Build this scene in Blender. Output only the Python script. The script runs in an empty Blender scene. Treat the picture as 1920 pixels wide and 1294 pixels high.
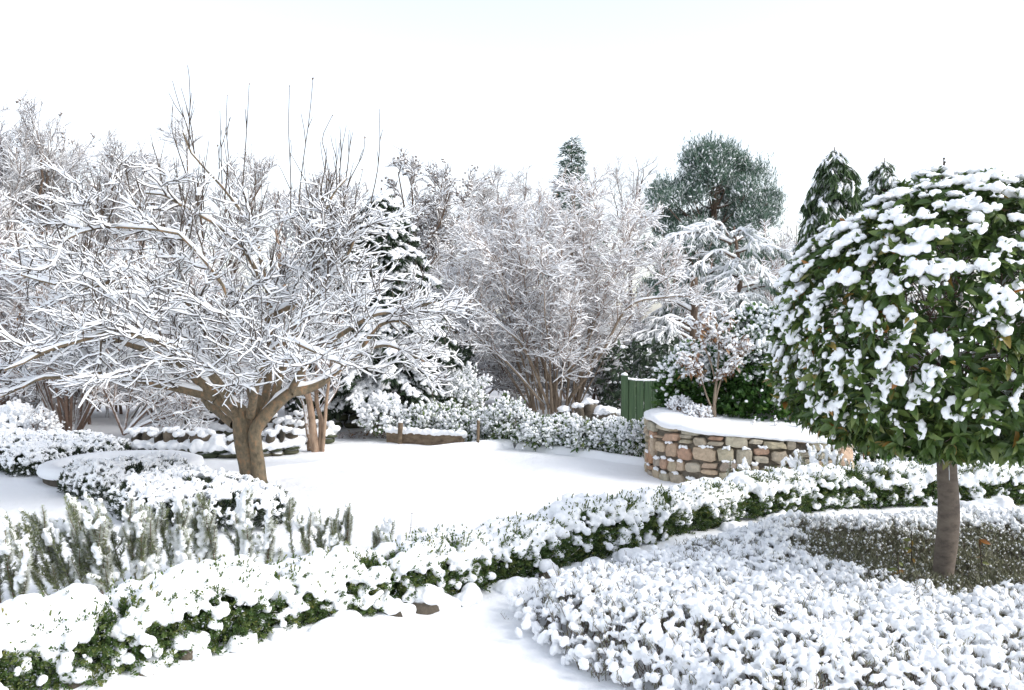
import bpy, bmesh, math
import numpy as np
from mathutils import Vector

# ------------------------------------------------------------------ camera, sky, sun, exposure
scene = bpy.context.scene
C = scene.collection
F = 1700.0                      # focal length in photo pixels (1920 wide)
CAMH = 1.7
PITCH = math.atan(47.0 / F)
cam_d = bpy.data.cameras.new('camera')
cam_d.sensor_width = 36.0
cam_d.lens = F / 1920.0 * 36.0
cam_d.clip_end = 3000
cam_d.clip_start = 0.05
cam = bpy.data.objects.new('camera', cam_d)
C.objects.link(cam)
cam.location = (0, 0, CAMH)
cam.rotation_euler = (math.pi / 2 - PITCH, 0, 0)
scene.camera = cam

SUN_EL, SUN_AZ = math.radians(38), math.radians(108)     # azimuth from +Y towards +X : the sun stands to the right of the view
w = bpy.data.worlds.new('World')
scene.world = w
w.use_nodes = True
wt = w.node_tree
for n in list(wt.nodes):
    wt.nodes.remove(n)
sky = wt.nodes.new('ShaderNodeTexSky')
sky.sky_type = 'NISHITA'
sky.sun_disc = False
sky.sun_elevation = SUN_EL
sky.sun_rotation = SUN_AZ
sky.dust_density = 1.5
sky.air_density = 1.0
sky.ozone_density = 1.0
hs = wt.nodes.new('ShaderNodeHueSaturation')
hs.inputs['Saturation'].default_value = 0.38
bg = wt.nodes.new('ShaderNodeBackground')
bg.inputs['Strength'].default_value = 0.15
wo = wt.nodes.new('ShaderNodeOutputWorld')
wt.links.new(sky.outputs[0], hs.inputs['Color'])
wt.links.new(hs.outputs[0], bg.inputs['Color'])
wt.links.new(bg.outputs[0], wo.inputs['Surface'])
sd = bpy.data.lights.new('sun', 'SUN')
sd.energy = 0.8
sd.angle = math.radians(22)
sd.color = (1.0, 0.95, 0.88)
sun = bpy.data.objects.new('sun', sd)
C.objects.link(sun)
sv = Vector((math.sin(SUN_AZ) * math.cos(SUN_EL), math.cos(SUN_AZ) * math.cos(SUN_EL), math.sin(SUN_EL)))
sun.rotation_euler = sv.to_track_quat('Z', 'Y').to_euler()
scene.view_settings.view_transform = 'Standard'
scene.view_settings.look = 'None'
scene.view_settings.gamma = 1.0
scene.view_settings.exposure = 1.1
scene.render.engine = 'CYCLES'
scene.cycles.max_bounces = 10
scene.cycles.diffuse_bounces = 9
scene.cycles.transparent_max_bounces = 4

# ------------------------------------------------------------------ pixel -> place
def ray(px, py):
    x = (px - 960.0) / F
    z = (647.0 - py) / F
    c, s = math.cos(PITCH), math.sin(PITCH)
    return np.array([x, c + s * z, -s + c * z])

def G(px, py, z=0.0):
    r = ray(px, py)
    return np.array([0, 0, CAMH]) + r * ((z - CAMH) / r[2])

def D(px, py, Y):
    r = ray(px, py)
    return np.array([0, 0, CAMH]) + r * (Y / r[1])

def XY(px, Y):
    return np.array([(px - 960.0) / F * Y, Y])

# ------------------------------------------------------------------ numpy helpers
def nrm(a):
    return a / np.maximum(np.linalg.norm(a, axis=-1, keepdims=True), 1e-9)

def _hash(ix, iy, iz, seed):
    h = (ix.astype(np.int64) * 374761393 + iy.astype(np.int64) * 668265263 + iz.astype(np.int64) * 2147483647 + seed * 974711) & 0xffffffff
    h = ((h ^ (h >> 13)) * 1274126177) & 0xffffffff
    h = h ^ (h >> 16)
    return (h & 0xffff) / 32767.5 - 1.0

def vn(P, freq, seed=0):
    Q = np.asarray(P, float) * freq
    I = np.floor(Q)
    f = Q - I
    f = f * f * (3 - 2 * f)
    I = I.astype(np.int64)
    out = 0
    for dx in (0, 1):
        for dy in (0, 1):
            for dz in (0, 1):
                wgt = (f[..., 0] if dx else 1 - f[..., 0]) * (f[..., 1] if dy else 1 - f[..., 1]) * (f[..., 2] if dz else 1 - f[..., 2])
                out = out + wgt * _hash(I[..., 0] + dx, I[..., 1] + dy, I[..., 2] + dz, seed)
    return out

def rng_(s):
    return np.random.default_rng(s)

def frames(d, up=None):
    """columns x (width), y (along d), z (normal)"""
    y = nrm(d)
    u = np.broadcast_to(np.array([0, 0, 1.0]), y.shape) if up is None else up
    z = u - (u * y).sum(-1, keepdims=True) * y
    bad = np.linalg.norm(z, axis=-1) < 1e-3
    if bad.any():
        z = z.copy()
        z[bad] = np.cross(y[bad], np.array([0.3, 0.9, 0.1]))
    z = nrm(z)
    x = np.cross(y, z)
    return np.stack([x, y, z], axis=-1)

def randdir(rng, n):
    return nrm(rng.normal(size=(n, 3)))

class MB:
    def __init__(s):
        s.V = []; s.n = 0; s.F = {3: [], 4: []}
    def add(s, V, Fs, mat=0, rnd=0.0):
        V = np.asarray(V, float).reshape(-1, 3)
        s.V.append(V)
        for Fa in (Fs if isinstance(Fs, (list, tuple)) else [Fs]):
            Fa = np.asarray(Fa, np.int64)
            if Fa.size == 0:
                continue
            m = len(Fa)
            r = np.broadcast_to(np.asarray(rnd, float), (m,)) if np.ndim(rnd) == 0 or len(rnd) == m else np.repeat(rnd, m // len(rnd))
            s.F[Fa.shape[1]].append((Fa + s.n, np.full(m, mat, np.int32), r))
        s.n += len(V)
    def inst(s, T, P, R, S, mat=0, rnd=None):
        n = len(P)
        if n == 0:
            return
        S = np.asarray(S, float)
        S = np.broadcast_to(S.reshape(-1, 1) if S.ndim <= 1 else S, (n, 3))
        V = np.einsum('nij,nkj->nki', R, T[0][None] * S[:, None, :]) + P[:, None, :]
        k = len(T[0])
        if rnd is None:
            rnd = np.zeros(n)
        base = s.n
        s.V.append(V.reshape(-1, 3)); s.n += n * k
        off = (np.arange(n) * k + base)[:, None, None]
        for Fa in T[1]:
            m = len(Fa)
            s.F[Fa.shape[1]].append(((Fa[None] + off).reshape(-1, Fa.shape[1]), np.full(n * m, mat, np.int32), np.repeat(rnd, m)))
    def tubes(s, P, r, k=5, mat=0, rnd=None, squash=None):
        m, n, _ = P.shape
        if m == 0:
            return
        t = nrm(np.gradient(P, axis=1))
        a = np.where(np.abs(t[:, :1, 2:3]) > 0.85, np.array([1.0, 0.13, 0.0]), np.array([0, 0, 1.0]))
        u = nrm(a - (a * t).sum(-1, keepdims=True) * t)
        v = np.cross(t, u)
        th = np.arange(k) * 2 * math.pi / k
        V = P[:, :, None] + r[:, :, None, None] * (np.cos(th)[None, None, :, None] * u[:, :, None] + np.sin(th)[None, None, :, None] * v[:, :, None])
        i = np.arange(n - 1)[:, None] * k; j = np.arange(k)[None]
        q = np.stack([i + j, i + (j + 1) % k, i + k + (j + 1) % k, i + k + j], -1).reshape(-1, 4)
        base = s.n
        s.V.append(V.reshape(-1, 3)); s.n += m * n * k
        Fa = (q[None] + (np.arange(m) * n * k + base)[:, None, None]).reshape(-1, 4)
        rr = np.zeros(m) if rnd is None else rnd
        s.F[4].append((Fa, np.full(len(Fa), mat, np.int32), np.repeat(rr, len(q))))
    def arrays(s):
        return np.concatenate(s.V) if s.V else np.zeros((0, 3))
    def mesh(s, name, mats, smooth=True):
        V = s.arrays()
        me = bpy.data.meshes.new(name)
        me.vertices.add(len(V))
        me.vertices.foreach_set('co', V.astype(np.float32).ravel())
        loops, start, mi, rn = [], [], [], []
        o = 0
        for k in (3, 4):
            for Fa, m, r in s.F[k]:
                loops.append(Fa.ravel()); start.append(o + np.arange(len(Fa)) * k); o += len(Fa) * k
                mi.append(m); rn.append(r)
        if loops:
            loops = np.concatenate(loops).astype(np.int32); start = np.concatenate(start).astype(np.int32)
            me.loops.add(len(loops)); me.loops.foreach_set('vertex_index', loops)
            me.polygons.add(len(start)); me.polygons.foreach_set('loop_start', start)
            me.polygons.foreach_set('material_index', np.concatenate(mi).astype(np.int32))
            me.polygons.foreach_set('use_smooth', np.full(len(start), smooth))
            at = me.attributes.new('rnd', 'FLOAT', 'FACE')
            at.data.foreach_set('value', np.concatenate(rn).astype(np.float32))
        for m in mats:
            me.materials.append(m)
        me.update(calc_edges=True)
        return me
    def build(s, name, mats, parent=None, smooth=True):
        me = s.mesh(name, mats if isinstance(mats, (list, tuple)) else [mats], smooth)
        o = bpy.data.objects.new(name, me)
        C.objects.link(o)
        if parent is not None:
            o.parent = parent
        return o

def tag(o, label=None, cat=None, group=None, kind=None):
    if label: o['label'] = label
    if cat: o['category'] = cat
    if group: o['group'] = group
    if kind: o['kind'] = kind
    return o

def thing(name, label, cat, loc=(0, 0, 0), group=None):
    """an Empty at the thing's base; parts are built in world space around it and then re-based"""
    o = bpy.data.objects.new(name, None)
    o.empty_display_size = 0.1
    C.objects.link(o)
    o.location = tuple(float(v) for v in loc)
    return tag(o, label, cat, group)

def part(root, name, mb, mats, smooth=True):
    o = mb.build(name, mats, root, smooth)
    o.location = -root.location          # geometry is in world coordinates
    return o

def copy_tree(o, loc, rotz=0.0, scale=1.0, label=None):
    c = o.copy(); C.objects.link(c)
    c.location = tuple(float(v) for v in loc); c.rotation_euler = (0, 0, rotz); c.scale = (scale,) * 3
    if label: c['label'] = label
    for ch in list(o.children):
        d = ch.copy(); C.objects.link(d); d.parent = c
    return c

def ico(sub):
    bm = bmesh.new()
    bmesh.ops.create_icosphere(bm, subdivisions=sub, radius=1.0)
    V = np.array([v.co[:] for v in bm.verts]); Fa = np.array([[v.index for v in f.verts] for f in bm.faces])
    bm.free()
    return (V, [Fa])

ICO1, ICO2, ICO3 = ico(1), ico(2), ico(3)
LEAF2 = (np.array([[0, 0, 0], [-.5, .45, .08], [.5, .45, .08], [0, 1, -.04]]), [np.array([[0, 2, 3], [0, 3, 1]])])     # small folded leaf
def _bigleaf():
    prof = [(0.0, .06, 0), (.2, .72, .02), (.45, 1.0, .0), (.72, .72, -.06), (.9, .3, -.12)]
    V = []
    for y, wd, z in prof:
        V += [[-.5 * wd, y, z + .10 * wd], [0, y, z], [.5 * wd, y, z + .10 * wd]]
    V.append([0, 1.0, -.17])
    q = []
    for i in range(len(prof) - 1):
        b = i * 3
        q += [[b, b + 1, b + 4, b + 3], [b + 1, b + 2, b + 5, b + 4]]
    e = (len(prof) - 1) * 3
    return (np.array(V, float), [np.array([[e, e + 1, e + 6 - 3], [e + 1, e + 2, e + 3]]), np.array(q)])
BIGLEAF = _bigleaf()
NEEDLE = (np.array([[-.5, 0, 0], [.5, 0, 0], [0, 1, 0]]), [np.array([[0, 1, 2]])])

def smoothline(pts, n):
    """Catmull-Rom through the points, n samples"""
    p = np.asarray(pts, float)
    if len(p) == 2:
        return p[0] + (p[1] - p[0]) * np.linspace(0, 1, n)[:, None]
    q = np.vstack([2 * p[0] - p[1], p, 2 * p[-1] - p[-2]])
    s = np.linspace(0, len(p) - 1 - 1e-6, n)
    i = s.astype(int); t = (s - i)[:, None]
    a, b, c, d = q[i], q[i + 1], q[i + 2], q[i + 3]
    return 0.5 * (2 * b + (c - a) * t + (2 * a - 5 * b + 4 * c - d) * t ** 2 + (3 * b - a - 3 * c + d) * t ** 3)

def grow(S, Dr, L, n, wig, trop, rng):
    m = len(S)
    P = np.zeros((m, n + 1, 3)); P[:, 0] = S
    d = nrm(Dr)
    tr = np.broadcast_to(np.asarray(trop, float), (m,))
    for i in range(n):
        d = d + rng.normal(size=(m, 3)) * wig
        d[:, 2] += tr / n
        d = nrm(d)
        P[:, i + 1] = P[:, i] + d * (L / n)[:, None]
    return P

def spawn(P, per, rng, t0, t1, a0, a1, up=0.0, flat=1.0):
    m, n, _ = P.shape
    idx = np.repeat(np.arange(m), per)
    k = len(idx)
    t = rng.uniform(t0, t1, k) * (n - 1)
    i = np.minimum(t.astype(int), n - 2); f = (t - i)[:, None]
    S = P[idx, i] * (1 - f) + P[idx, i + 1] * f
    T = nrm(P[idx, i + 1] - P[idx, i])
    r = randdir(rng, k)
    pe = nrm(r - (r * T).sum(-1, keepdims=True) * T)
    a = rng.uniform(a0, a1, k)[:, None]
    d = np.cos(a) * T + np.sin(a) * pe
    d[:, 2] = d[:, 2] * flat + up
    return S, nrm(d), idx, t / (n - 1)

def taper(m, n, r0, r1):
    r0 = np.broadcast_to(np.asarray(r0, float), (m,)); r1 = np.broadcast_to(np.asarray(r1, float), (m,))
    return r0[:, None] + (r1 - r0)[:, None] * np.linspace(0, 1, n)[None]

def snowtubes(mb, P, r, rng, base=.009, k1=.5, k=5, lo=.35, hi=.75, mat=0, brk=.25):
    """the ridge of snow lying along each branch"""
    m, n, _ = P.shape
    if m == 0:
        return
    t = nrm(np.gradient(P, axis=1))
    h = np.sqrt(np.maximum(0, 1 - t[..., 2] ** 2))
    h = np.clip((h - lo) / (hi - lo), 0, 1); h = h * h * (3 - 2 * h)
    nz = np.clip(1 + .55 * vn(P, 14, 5) + brk * vn(P, 5, 9), .15, 1.9)
    rs = (base + k1 * r) * h * nz
    rs[:, -1] *= .55
    Q = P.copy()
    Q[..., 2] += r * .9 + rs * .5
    thin = rs < .22 * base
    Q[..., 2] = np.where(thin, P[..., 2], Q[..., 2])
    rs = np.where(thin, np.minimum(rs, r * .5), rs)
    mb.tubes(Q, rs, k, mat)

def remesh(name, mb, voxel, amp=0.0, freq=40.0, parent=None, mats=None, amp2=0.0, freq2=12.0, smooth_it=2):
    """merge overlapping lumps into one snow surface"""
    me = mb.mesh(name + '_tmp', [])
    o = bpy.data.objects.new(name, me)
    C.objects.link(o)
    md = o.modifiers.new('r', 'REMESH'); md.mode = 'VOXEL'; md.voxel_size = voxel; md.use_smooth_shade = True
    if smooth_it:
        ms = o.modifiers.new('s', 'SMOOTH'); ms.iterations = smooth_it; ms.factor = .5
    dg = bpy.context.evaluated_depsgraph_get()
    me2 = bpy.data.meshes.new_from_object(o.evaluated_get(dg))
    o.modifiers.clear()
    o.data = me2
    bpy.data.meshes.remove(me)
    me2.name = name
    nV = len(me2.vertices)
    co = np.zeros(nV * 3, np.float32); me2.vertices.foreach_get('co', co); co = co.reshape(-1, 3).astype(float)
    no = np.zeros(nV * 3, np.float32); me2.vertices.foreach_get('normal', no); no = no.reshape(-1, 3)
    dsp = 0
    if amp: dsp = dsp + amp * vn(co, freq, 3) + amp * .5 * vn(co, freq * 2.1, 4)
    if amp2: dsp = dsp + amp2 * vn(co, freq2, 7)
    co = co + no * np.reshape(dsp, (-1, 1))
    me2.vertices.foreach_set('co', co.astype(np.float32).ravel())
    me2.polygons.foreach_set('use_smooth', np.full(len(me2.polygons), True))
    for m in (mats or [M['snow']]):
        me2.materials.append(m)
    me2.update()
    if parent is not None:
        o.parent = parent
        o.location = -parent.location
    return o

def blobs(mb, P, S, rng, T=None, tilt=.3):
    n = len(P)
    up = nrm(np.array([0, 0, 1.0]) + rng.normal(size=(n, 3)) * tilt)
    R = frames(randdir(rng, n), up)
    mb.inst(T or ICO1, P, R, S)

# ------------------------------------------------------------------ materials
M = {}
def mat(name):
    m = bpy.data.materials.new(name); m.use_nodes = True
    nt = m.node_tree
    b = nt.nodes['Principled BSDF']
    M[name] = m
    return m, nt, b

def N(nt, typ, **kw):
    n = nt.nodes.new(typ)
    for k, v in kw.items():
        if k in n.inputs: n.inputs[k].default_value = v
        else: setattr(n, k, v)
    return n

def ramp(nt, fac, stops):
    r = nt.nodes.new('ShaderNodeValToRGB')
    e = r.color_ramp.elements
    while len(e) < len(stops): e.new(.5)
    for x, (p, c) in zip(e, stops):
        x.position = p; x.color = (*c, 1)
    nt.links.new(fac, r.inputs[0])
    return r

def noise_(nt, scale, detail=4.0, rough=.6, coord='Object'):
    tc = nt.nodes.new('ShaderNodeTexCoord')
    n = N(nt, 'ShaderNodeTexNoise', Scale=scale, Detail=detail, Roughness=rough)
    nt.links.new(tc.outputs[coord], n.inputs['Vector'])
    return n

def bump_(nt, b, h, strength, dist):
    bp = N(nt, 'ShaderNodeBump', Strength=strength, Distance=dist)
    nt.links.new(h, bp.inputs['Height'])
    nt.links.new(bp.outputs[0], b.inputs['Normal'])
    return bp

SNOWC = (.90, .915, .935)
def snow_mat(name, fine=110., med=16., s1=.55, d1=.005, d2=.012, col=SNOWC, sss=.0):
    m, nt, b = mat(name)
    b.inputs['Base Color'].default_value = (*col, 1)
    b.inputs['Roughness'].default_value = .75
    b.inputs['Specular IOR Level'].default_value = .25
    a = noise_(nt, fine, 5, .7); c = noise_(nt, med, 4, .6)
    ad = N(nt, 'ShaderNodeMath', operation='MULTIPLY_ADD'); ad.inputs[1].default_value = d1 / d2
    nt.links.new(a.outputs['Fac'], ad.inputs[0]); nt.links.new(c.outputs['Fac'], ad.inputs[2])
    bump_(nt, b, ad.outputs[0], s1, d2)
    if sss:
        b.inputs['Subsurface Weight'].default_value = sss
        b.inputs['Subsurface Radius'].default_value = (.02, .025, .035)
        b.inputs['Subsurface Scale'].default_value = 1.0
    return m
snow_mat('snow')
snow_mat('ground_snow', 45., 7., .75, .006, .03)

def snowy(nt, b, colout, thr=.25, wid=.25, nscale=25., namp=.6, rough=.8):
    """snow lies on whatever faces up (an accumulation of the material, in world space)"""
    g = nt.nodes.new('ShaderNodeNewGeometry')
    sx = nt.nodes.new('ShaderNodeSeparateXYZ'); nt.links.new(g.outputs['Normal'], sx.inputs[0])
    n = noise_(nt, nscale, 3, .6)
    ad = N(nt, 'ShaderNodeMath', operation='MULTIPLY_ADD'); ad.inputs[1].default_value = namp
    nt.links.new(n.outputs['Fac'], ad.inputs[0]); nt.links.new(sx.outputs['Z'], ad.inputs[2])
    mr = N(nt, 'ShaderNodeMapRange'); mr.inputs['From Min'].default_value = thr + namp * .5; mr.inputs['From Max'].default_value = thr + wid + namp * .5
    nt.links.new(ad.outputs[0], mr.inputs['Value'])
    mx = nt.nodes.new('ShaderNodeMix'); mx.data_type = 'RGBA'
    nt.links.new(mr.outputs[0], mx.inputs['Factor'])
    nt.links.new(colout, mx.inputs['A']); mx.inputs['B'].default_value = (*SNOWC, 1)
    nt.links.new(mx.outputs['Result'], b.inputs['Base Color'])
    b.inputs['Roughness'].default_value = rough
    return mx

def bark(name, c0, c1, c2, scale=30., snow=None, bumpd=.01, stretch=(1, 1, .35)):
    m, nt, b = mat(name)
    tc = nt.nodes.new('ShaderNodeTexCoord'); mp = nt.nodes.new('ShaderNodeMapping'); mp.inputs['Scale'].default_value = stretch
    nt.links.new(tc.outputs['Object'], mp.inputs[0])
    n = N(nt, 'ShaderNodeTexNoise', Scale=scale, Detail=6.0, Roughness=.65); nt.links.new(mp.outputs[0], n.inputs['Vector'])
    r = ramp(nt, n.outputs['Fac'], [(.3, c0), (.5, c1), (.72, c2)])
    b.inputs['Roughness'].default_value = .85
    if snow is not None: snowy(nt, b, r.outputs[0], *snow)
    else: nt.links.new(r.outputs[0], b.inputs['Base Color'])
    bump_(nt, b, n.outputs['Fac'], .8, bumpd)
    return m

bark('apple_bark', (.075, .06, .038), (.175, .14, .09), (.33, .19, .10), 22., None, .03, (1, 1, .6))
bark('apple_twig', (.035, .026, .02), (.065, .048, .035), (.11, .08, .055), 30., None, .004)
bark('red_bark', (.14, .10, .07), (.30, .205, .14), (.40, .30, .22), 20., (.35, .2), .02)
bark('brown_twig', (.10, .065, .045), (.17, .11, .08), (.24, .16, .12), 20., (.0, .35), .003)
bark('pink_twig', (.19, .135, .105), (.29, .21, .17), (.38, .29, .235), 20., (.12, .4), .003)
bark('grey_twig', (.15, .125, .11), (.23, .19, .165), (.30, .25, .22), 20., (-.1, .4), .003)
bark('mid_bark', (.14, .105, .075), (.24, .185, .135), (.33, .26, .19), 18., (.45, .2), .015)
bark('conifer_bark', (.06, .04, .03), (.12, .08, .055), (.17, .12, .085), 25., (.6, .2), .015)
bark('bay_bark', (.085, .068, .055), (.155, .125, .10), (.21, .17, .135), 16., None, .006, (.8, .8, 1.5))
bark('lavender_stem', (.085, .065, .055), (.16, .125, .105), (.25, .20, .17), 60., None, .002)

def leaf_mat(name, stops, rough=.4, transl=.15, snow=None, spec=.4):
    m, nt, b = mat(name)
    at = nt.nodes.new('ShaderNodeAttribute'); at.attribute_name = 'rnd'
    r = ramp(nt, at.outputs['Fac'], stops)
    b.inputs['Roughness'].default_value = rough
    b.inputs['Specular IOR Level'].default_value = spec
    if snow is not None: snowy(nt, b, r.outputs[0], *snow)
    else: nt.links.new(r.outputs[0], b.inputs['Base Color'])
    if transl:
        tb = nt.nodes.new('ShaderNodeBsdfTranslucent'); nt.links.new(r.outputs[0], tb.inputs['Color'])
        mx = nt.nodes.new('ShaderNodeMixShader'); mx.inputs[0].default_value = transl
        out = nt.nodes['Material Output']
        nt.links.new(b.outputs[0], mx.inputs[1]); nt.links.new(tb.outputs[0], mx.inputs[2]); nt.links.new(mx.outputs[0], out.inputs[0])
    return m
leaf_mat('box_leaf', [(0, (.035, .07, .018)), (.5, (.065, .115, .028)), (.85, (.14, .17, .045)), (1, (.26, .22, .06))], .45, .2, (.9, .25, 30., .7))
leaf_mat('bay_leaf', [(0, (.045, .085, .026)), (.55, (.09, .15, .04)), (.9, (.15, .21, .055)), (.955, (.16, .18, .05)), (.985, (.32, .22, .05)), (1, (.30, .12, .03))], .32, .12)
leaf_mat('rosemary_leaf', [(0, (.15, .185, .09)), (.6, (.29, .33, .17)), (1, (.42, .44, .27))], .6, .15, (.58, .3, 60., .6))
leaf_mat('lavender_leaf', [(0, (.12, .12, .07)), (.6, (.19, .195, .12)), (1, (.29, .29, .20))], .7, .1, (.75, .3, 40., .5))
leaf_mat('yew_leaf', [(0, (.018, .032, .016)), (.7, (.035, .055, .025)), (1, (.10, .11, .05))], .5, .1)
leaf_mat('laurel_leaf', [(0, (.04, .085, .025)), (.6, (.08, .14, .04)), (1, (.26, .30, .10))], .4, .2, (.62, .3, 9., .5, .5))
leaf_mat('ivy_leaf', [(0, (.03, .08, .02)), (.6, (.06, .14, .03)), (1, (.12, .20, .05))], .35, .25)
leaf_mat('brown_leaf', [(0, (.14, .07, .04)), (.6, (.24, .125, .06)), (1, (.33, .20, .09))], .7, .2, (.75, .3, 12., .5))
leaf_mat('needle', [(0, (.04, .085, .06)), (.6, (.085, .15, .105)), (1, (.15, .22, .16))], .6, .1, (.38, .35, 5., .7))
leaf_mat('cypress', [(0, (.03, .06, .025)), (.6, (.06, .105, .04)), (1, (.10, .15, .06))], .6, .1, (.62, .3, 5., .6))
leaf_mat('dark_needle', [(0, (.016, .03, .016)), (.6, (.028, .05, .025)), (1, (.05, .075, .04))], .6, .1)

def stone_mat(name, stops, snow=None, sc=18.):
    m, nt, b = mat(name)
    at = nt.nodes.new('ShaderNodeAttribute'); at.attribute_name = 'rnd'
    r = ramp(nt, at.outputs['Fac'], stops)
    n = noise_(nt, sc, 8, .7); n2 = noise_(nt, sc * 4, 4, .7)
    mx = nt.nodes.new('ShaderNodeMix'); mx.data_type = 'RGBA'; mx.blend_type = 'OVERLAY'; mx.inputs['Factor'].default_value = .75
    gr = ramp(nt, n.outputs['Fac'], [(.25, (.22, .22, .2)), (.5, (.5, .5, .5)), (.75, (.78, .74, .7))])
    nt.links.new(r.outputs[0], mx.inputs['A']); nt.links.new(gr.outputs[0], mx.inputs['B'])
    if snow is not None: snowy(nt, b, mx.outputs['Result'], *snow)
    else: nt.links.new(mx.outputs['Result'], b.inputs['Base Color'])
    b.inputs['Roughness'].default_value = .85
    ad = N(nt, 'ShaderNodeMath', operation='MULTIPLY_ADD'); ad.inputs[1].default_value = .3
    nt.links.new(n2.outputs['Fac'], ad.inputs[0]); nt.links.new(n.outputs['Fac'], ad.inputs[2])
    bump_(nt, b, ad.outputs[0], .9, .02)
    return m
stone_mat('rubble', [(0, (.42, .26, .18)), (.15, (.56, .40, .29)), (.3, (.50, .44, .31)), (.45, (.55, .50, .39)), (.6, (.40, .34, .28)), (.70, (.50, .27, .15)), (.78, (.45, .38, .29)), (.9, (.42, .39, .31)), (1, (.57, .44, .32))])
stone_mat('mortar', [(0, (.19, .165, .13)), (1, (.24, .21, .17))], None, 30.)
stone_mat('dark_stone', [(0, (.05, .042, .032)), (.5, (.09, .075, .055)), (1, (.14, .115, .085))], (.6, .2, 20., .5), 14.)
stone_mat('moss_stone', [(0, (.035, .05, .025)), (.5, (.06, .07, .035)), (1, (.10, .09, .06))], (.7, .2, 20., .5), 8.)
m, nt, b = mat('green_paint')
n = noise_(nt, 6, 6, .7); tcg = nt.nodes.new('ShaderNodeTexCoord'); mpg = nt.nodes.new('ShaderNodeMapping'); mpg.inputs['Scale'].default_value = (30, 30, 1.2)
nt.links.new(tcg.outputs['Object'], mpg.inputs[0]); n2 = N(nt, 'ShaderNodeTexNoise', Scale=1.5, Detail=5.0); nt.links.new(mpg.outputs[0], n2.inputs['Vector'])
r = ramp(nt, n2.outputs['Fac'], [(.3, (.02, .045, .018)), (.55, (.035, .075, .03)), (.8, (.07, .11, .05))]); nt.links.new(r.outputs[0], b.inputs['Base Color']); b.inputs['Roughness'].default_value = .6
bump_(nt, b, n2.outputs['Fac'], .4, .004)
bark('timber', (.07, .05, .03), (.14, .10, .065), (.22, .17, .11), 22., None, .004, (.4, 1, 1))

def mul(a, k): return tuple(np.array(a) * k)

# ------------------------------------------------------------------ the ground
def spacing(lo, hi, fine, outer, g=1.35):
    a = list(np.arange(lo, hi + fine / 2, fine)); st = fine
    while a[-1] < outer:
        st *= g; a.append(a[-1] + st)
    st = fine; low = []
    x = lo
    while x > -outer:
        st *= g; x -= st; low.append(x)
    return np.array(low[::-1] + a)

LAV = [(.02, 5.2), (.10, 4.78), (.31, 4.36), (.56, 4.06), (.72, 3.8), (.74, 3.3), (5.2, 3.2), (5.4, 7.15), (4.2, 7.15), (3.1, 7.1), (2.2, 6.92), (1.72, 6.68), (1.1, 6.12), (.5, 5.52), (.2, 5.35)]

def poly_sd(P, poly):
    """signed distance, positive inside"""
    P = np.asarray(P)[:, :2]; q = np.asarray(poly, float); d = np.full(len(P), 1e9); ins = np.zeros(len(P), bool)
    for i in range(len(q)):
        a, b = q[i], q[(i + 1) % len(q)]
        e = b - a; t = np.clip(((P - a) @ e) / (e @ e), 0, 1)
        d = np.minimum(d, np.linalg.norm(P - a - t[:, None] * e, axis=1))
        c = ((a[1] <= P[:, 1]) != (b[1] <= P[:, 1])) & (P[:, 0] < (b[0] - a[0]) * (P[:, 1] - a[1]) / (b[1] - a[1] + 1e-12) + a[0])
        ins ^= c
    return np.where(ins, d, -d)

# front box hedge: the foot of its path side, in photo pixels
HEDGE_PX = [(-120, 1385), (40, 1322), (200, 1288), (400, 1238), (560, 1200), (740, 1158), (870, 1125), (1000, 1090), (1150, 1048), (1300, 1010), (1420, 984), (1560, 968), (1700, 960), (1920, 957), (2150, 955)]
hl = smoothline([G(x, y)[:2] for x, y in HEDGE_PX], 400)
hl = np.c_[hl, np.zeros(len(hl))]
hs_ = np.r_[0, np.cumsum(np.linalg.norm(np.diff(hl, axis=0), axis=1))]
ht = nrm(np.gradient(hl, axis=0)); hn = np.c_[-ht[:, 1], ht[:, 0], np.zeros(len(hl))]      # points away from the path
def hedge_at(s):
    return np.stack([np.interp(s, hs_, hl[:, k]) for k in range(3)], -1), np.stack([np.interp(s, hs_, hn[:, k]) for k in range(3)], -1), np.stack([np.interp(s, hs_, ht[:, k]) for k in range(3)], -1)

def ground_z(P):
    z = .012 * vn(P, 1.7, 1) + .006 * vn(P, 6, 2)
    # drift banked along the foot of the hedge
    near = (P[:, 1] < 12) & (np.abs(P[:, 0]) < 8)
    if near.any():
        Q = P[near, :2]
        d = np.full(len(Q), 1e9)
        for a in hl[::6]:
            d = np.minimum(d, np.hypot(Q[:, 0] - a[0] - .03 * 0, Q[:, 1] - a[1]))
        bz = .055 * np.exp(-(d / .22) ** 2) * (1 + .5 * vn(np.c_[Q, Q[:, :1] * 0], 4, 3))
        z[near] += bz
    r = np.hypot(P[:, 0], P[:, 1])
    return z * np.clip(1.5 - r / 60, 0, 1)

xs = spacing(-7.5, 7.5, .06, 900); ys = spacing(2.6, 13.5, .06, 900)
gx, gy = np.meshgrid(xs, ys)
gp = np.c_[gx.ravel(), gy.ravel(), np.zeros(gx.size)]
gp[:, 2] = ground_z(gp)
nx, ny = len(xs), len(ys)
ii = (np.arange(ny - 1)[:, None] * nx + np.arange(nx - 1)[None]).ravel()
mb = MB(); mb.add(gp, np.stack([ii, ii + 1, ii + nx + 1, ii + nx], -1))
tag(mb.build('snow_ground', M['ground_snow']), 'smooth fresh snow over paths, lawn and garden ground', 'ground', kind='structure')

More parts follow.
